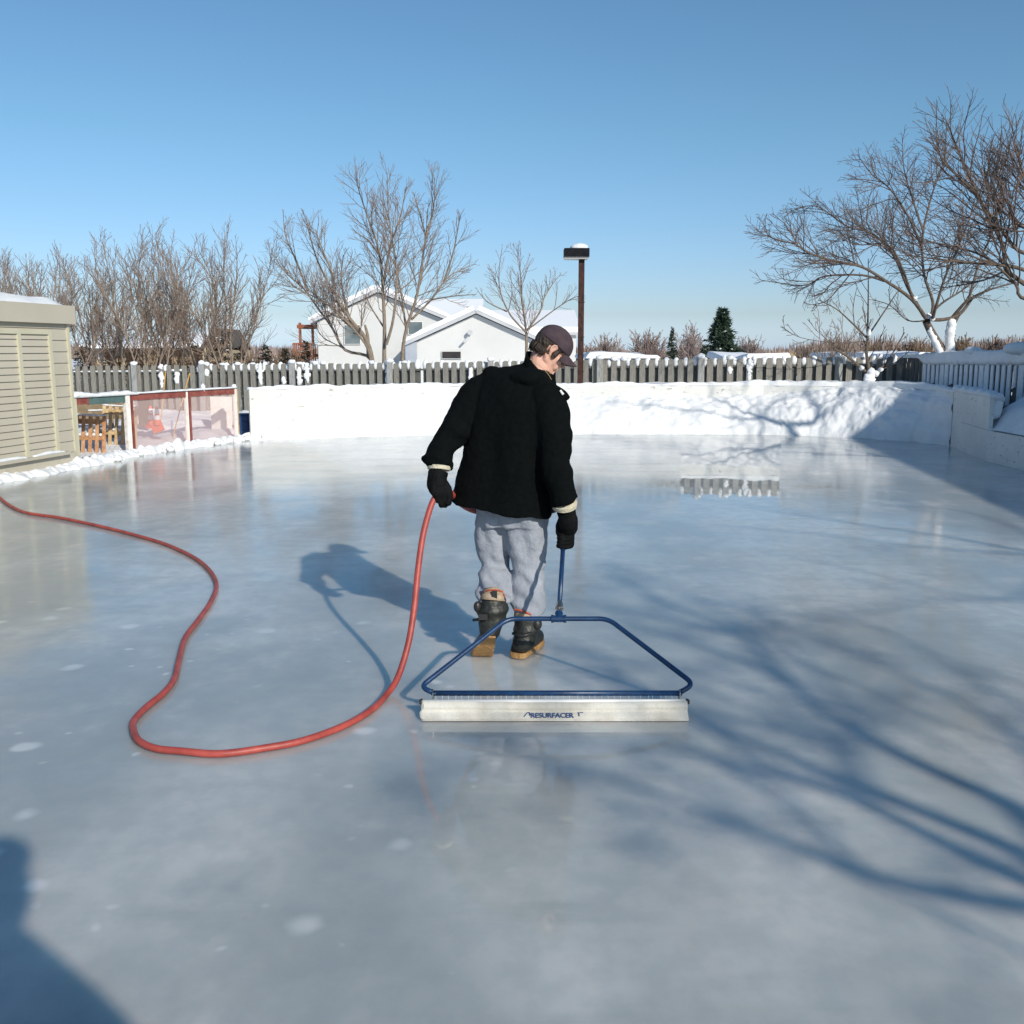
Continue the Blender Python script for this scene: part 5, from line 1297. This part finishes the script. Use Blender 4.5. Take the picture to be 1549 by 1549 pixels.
mb=MB(); mb.tube(catmull([W(729,898,5.08),W(737,893.5,5.05),W(750,892.5,5.045),W(760,896,5.06),W(764,905,5.08)],4),.004,6); obj('lace',mb,M['lace'],kb)
mb=MB(); mb.box(tuple(W(748,900.5,5.028)),(.028,.012,.045)); mb.tube([W(716,938,5.07),W(728,936,5.03),W(738,936,5.015)],.008,8); mb.box(tuple(W(731,933,5.01)),(.045,.02,.03)); mb.ell(tuple(W(722,918,5.05)),(.02,.02,.03)); obj('strap',mb,M['rubber'],kb)
# right (planted, toe pointing away to the right)
he=G(787,998)+V((0,.05,.045)); to=G(815,984)+V((0,.07,.045)); to.z=.046
dirf=V((to.x-he.x,to.y-he.y,0)).normalized()
he2=V((he.x,he.y,.048)); toe=he2+V((.085,.215,0))
k=boot([(797,930,5.15,19),(797,940,5.14,21),(796,950,5.13,20),(794,962,5.12,18),(792,974,5.11,18)],[(he2,.052),(he2.lerp(toe,.35)+V((0,0,.012)),.054),(he2.lerp(toe,.7)+V((0,0,.004)),.054),(toe,.050)],None,None)
km=remesh(k,.006,2,lambda p,n:.003*noise.noise(p*26)+.0035*math.sin(p.z*90+2*noise.noise(p*8))*sm(.11,.16,p.z)); kb2=obj('boot',km,M['boot'],man,smooth=True)
fd=(toe-he2).normalized(); z0=V((0,0,.0155)); c0=V((he2.x,he2.y,0))
sole([c0-fd*.054+z0,c0-fd*.035+z0,c0+fd*.05+z0,c0+fd*.15+z0,c0+fd*.24+z0,c0+fd*.285+z0],[.022,.045,.050,.058,.052,.022],.021,[V((0,0,-1))]*6,M['gum'],kb2)
mb=MB(); mb.tube([W(797,922,5.14),W(797,934,5.14)],[.066,.072],18); obj('liner',mb,M['liner'],kb2,smooth=True)
mb=MB(); mb.tube(catmull([W(778,922,5.08),W(786,923,5.07),W(795,926,5.068),W(805,930,5.075)],4),.0045,6); obj('lace',mb,M['lace'],kb2)
mb=MB(); mb.ell(tuple(W(812,944,5.1)),(.028,.03,.035),12,8); mb.tube(catmull([W(776,958,5.09),W(787,961,5.05),W(798,960,5.05),W(812,955,5.1)],4),.009,8); obj('strap',mb,M['rubber'],kb2,smooth=True)
# gloves
def glove(wr,pal,knu,fingers,thumb,rw,label=None):
    k=MB(); k.tube(catmull([wr,pal,knu],4),[rw,rw*.98,rw*.95,rw*.95,rw*1.0,rw*1.02,rw,rw*.9,rw*.75],16); k.ell(tuple(knu),(rw*.85,rw*.8,rw*.7),12,8); k.tube([pal,knu,knu+(knu-pal)*.35],[rw*.95,rw*.92,rw*.7],14)
    for f in fingers: k.tube(catmull(f,3),[.0145]*4+[.0135]*3+[.0125]*(len(catmull(f,3))-7),10); k.ell(tuple(f[-1]),(.0125,.0125,.0125),8,6)
    k.tube(catmull(thumb,3),.0155,10); k.ell(tuple(thumb[-1]),(.0145,.0145,.0145),8,6)
    gm=remesh(k,.0042,2,lambda p,n:.0018*noise.noise(p*40)); return obj('glove',gm,M['glove'],man,smooth=True)
# left hand closes over the hose from above
hc=W(667,743,5.06)
fs=[]
for i in range(4):
    a=W(656+i*6.5,737-i*1,5.03+.012*i); b_=a+V((.002,-.028,-.055)); c_=W(661+i*6.0,762+(i in(1,2))*3-(i==0)*4,5.035+.01*i); d_=c_+V((.003,.035,.004)); e_=d_+V((0,.018,.022))
    fs.append([a,b_*.5+a*.5+V((0,-.004,0)),a.lerp(c_,.55)+V((0,-.012,0)),c_,d_])
gl=glove(W(663,714,5.10),W(661,728,5.08),W(663,742,5.07),fs,[W(671,726,5.08),W(679,739,5.06),W(681,752,5.05),W(677,760,5.04)],.054)
def bandr(c0_,c1_,r0,r1,par,name='cuff'):
    m_=MB(); a=catmull([c0_,c0_.lerp(c1_,.5),c1_],4); m_.tube(a,[r0+(r1-r0)*i/(len(a)-1)+.0015*math.sin(i*2.1) for i in range(len(a))],26); return obj(name,m_,M['cuff'],par,smooth=True)
bandr(W(664.5,705,5.105),W(664,711,5.10),.062,.059,gl)
fs=[]
g0=te+(hd-te)*1.0
for i in range(4):
    s=.055-.026*i    # along the grip, from the top down
    c=hd+hdir*(s-.012); a=c+V((.040,.012,.012)); 
    fs.append([a+V((.004,0,.012)),c+V((.042,-.012,-.004)),c+V((.022,-.033,-.010)),c+V((-.012,-.030,-.010)),c+V((-.026,-.006,-.010))])
gr=glove(W(856,772,5.03),W(859,784,5.04),W(861,800,5.07),fs,[W(850,783,5.06),W(845,794,5.07),W(845,806,5.08),W(850,814,5.03)],.050)
gr.data.update()
bandr(W(853.5,760,5.0),W(854,766.5,5.01),.066,.062,gr)

# ------------------------------------------------------------------ photographer (shadow at lower left)
ph=MB()
X0=.20; Yb=-.34
def tb(pts,rad,n=14): ph.tube(catmull([V(p) for p in pts],4),[v.x for v in catmull([V((r,0,0)) for r in rad],4)],n)
tb([(X0,Yb,.85),(X0,Yb,1.05),(X0,Yb,1.35),(X0,Yb,1.52),(X0,Yb+.02,1.62)],[.20,.20,.23,.21,.09])
for s in (-1,1):
    tb([(X0+s*.1,Yb,.9),(X0+s*.12,Yb+.01,.5),(X0+s*.13,Yb-.02,.08)],[.11,.085,.06]); tb([(X0+s*.13,Yb-.05,.05),(X0+s*.14,Yb+.15,.045)],[.05,.045])
    tb([(X0+s*.20,Yb,1.50),(X0+s*.30,Yb+.02,1.28),(X0+s*.20,Yb+.12,1.40),(X0-.2+s*.10,Yb+.26,1.57)],[.075,.065,.055,.04])
    for q in range(4): tb([(X0-.2+s*(.11-.005*q),Yb+.26,1.60-.02*q),(X0-.2+s*.09,Yb+.285,1.60-.02*q),(X0-.2+s*.06,Yb+.285,1.60-.02*q)],[.011,.010,.009],8)
tb([(X0,Yb+.02,1.5),(X0,Yb+.06,1.72)],[.075,.065])
ph.ell((X0,Yb+.08,1.80),(.09,.11,.13),20,14); ph.ell((X0,Yb+.07,1.91),(.115,.13,.075),20,10)
pm=remesh(ph,.012,3); p2=obj('person',pm,M['coat2'],origin=(X0,Yb,0),smooth=True)
tag(p2,'person in a dark coat standing behind the viewpoint, hands raised to the face','person')
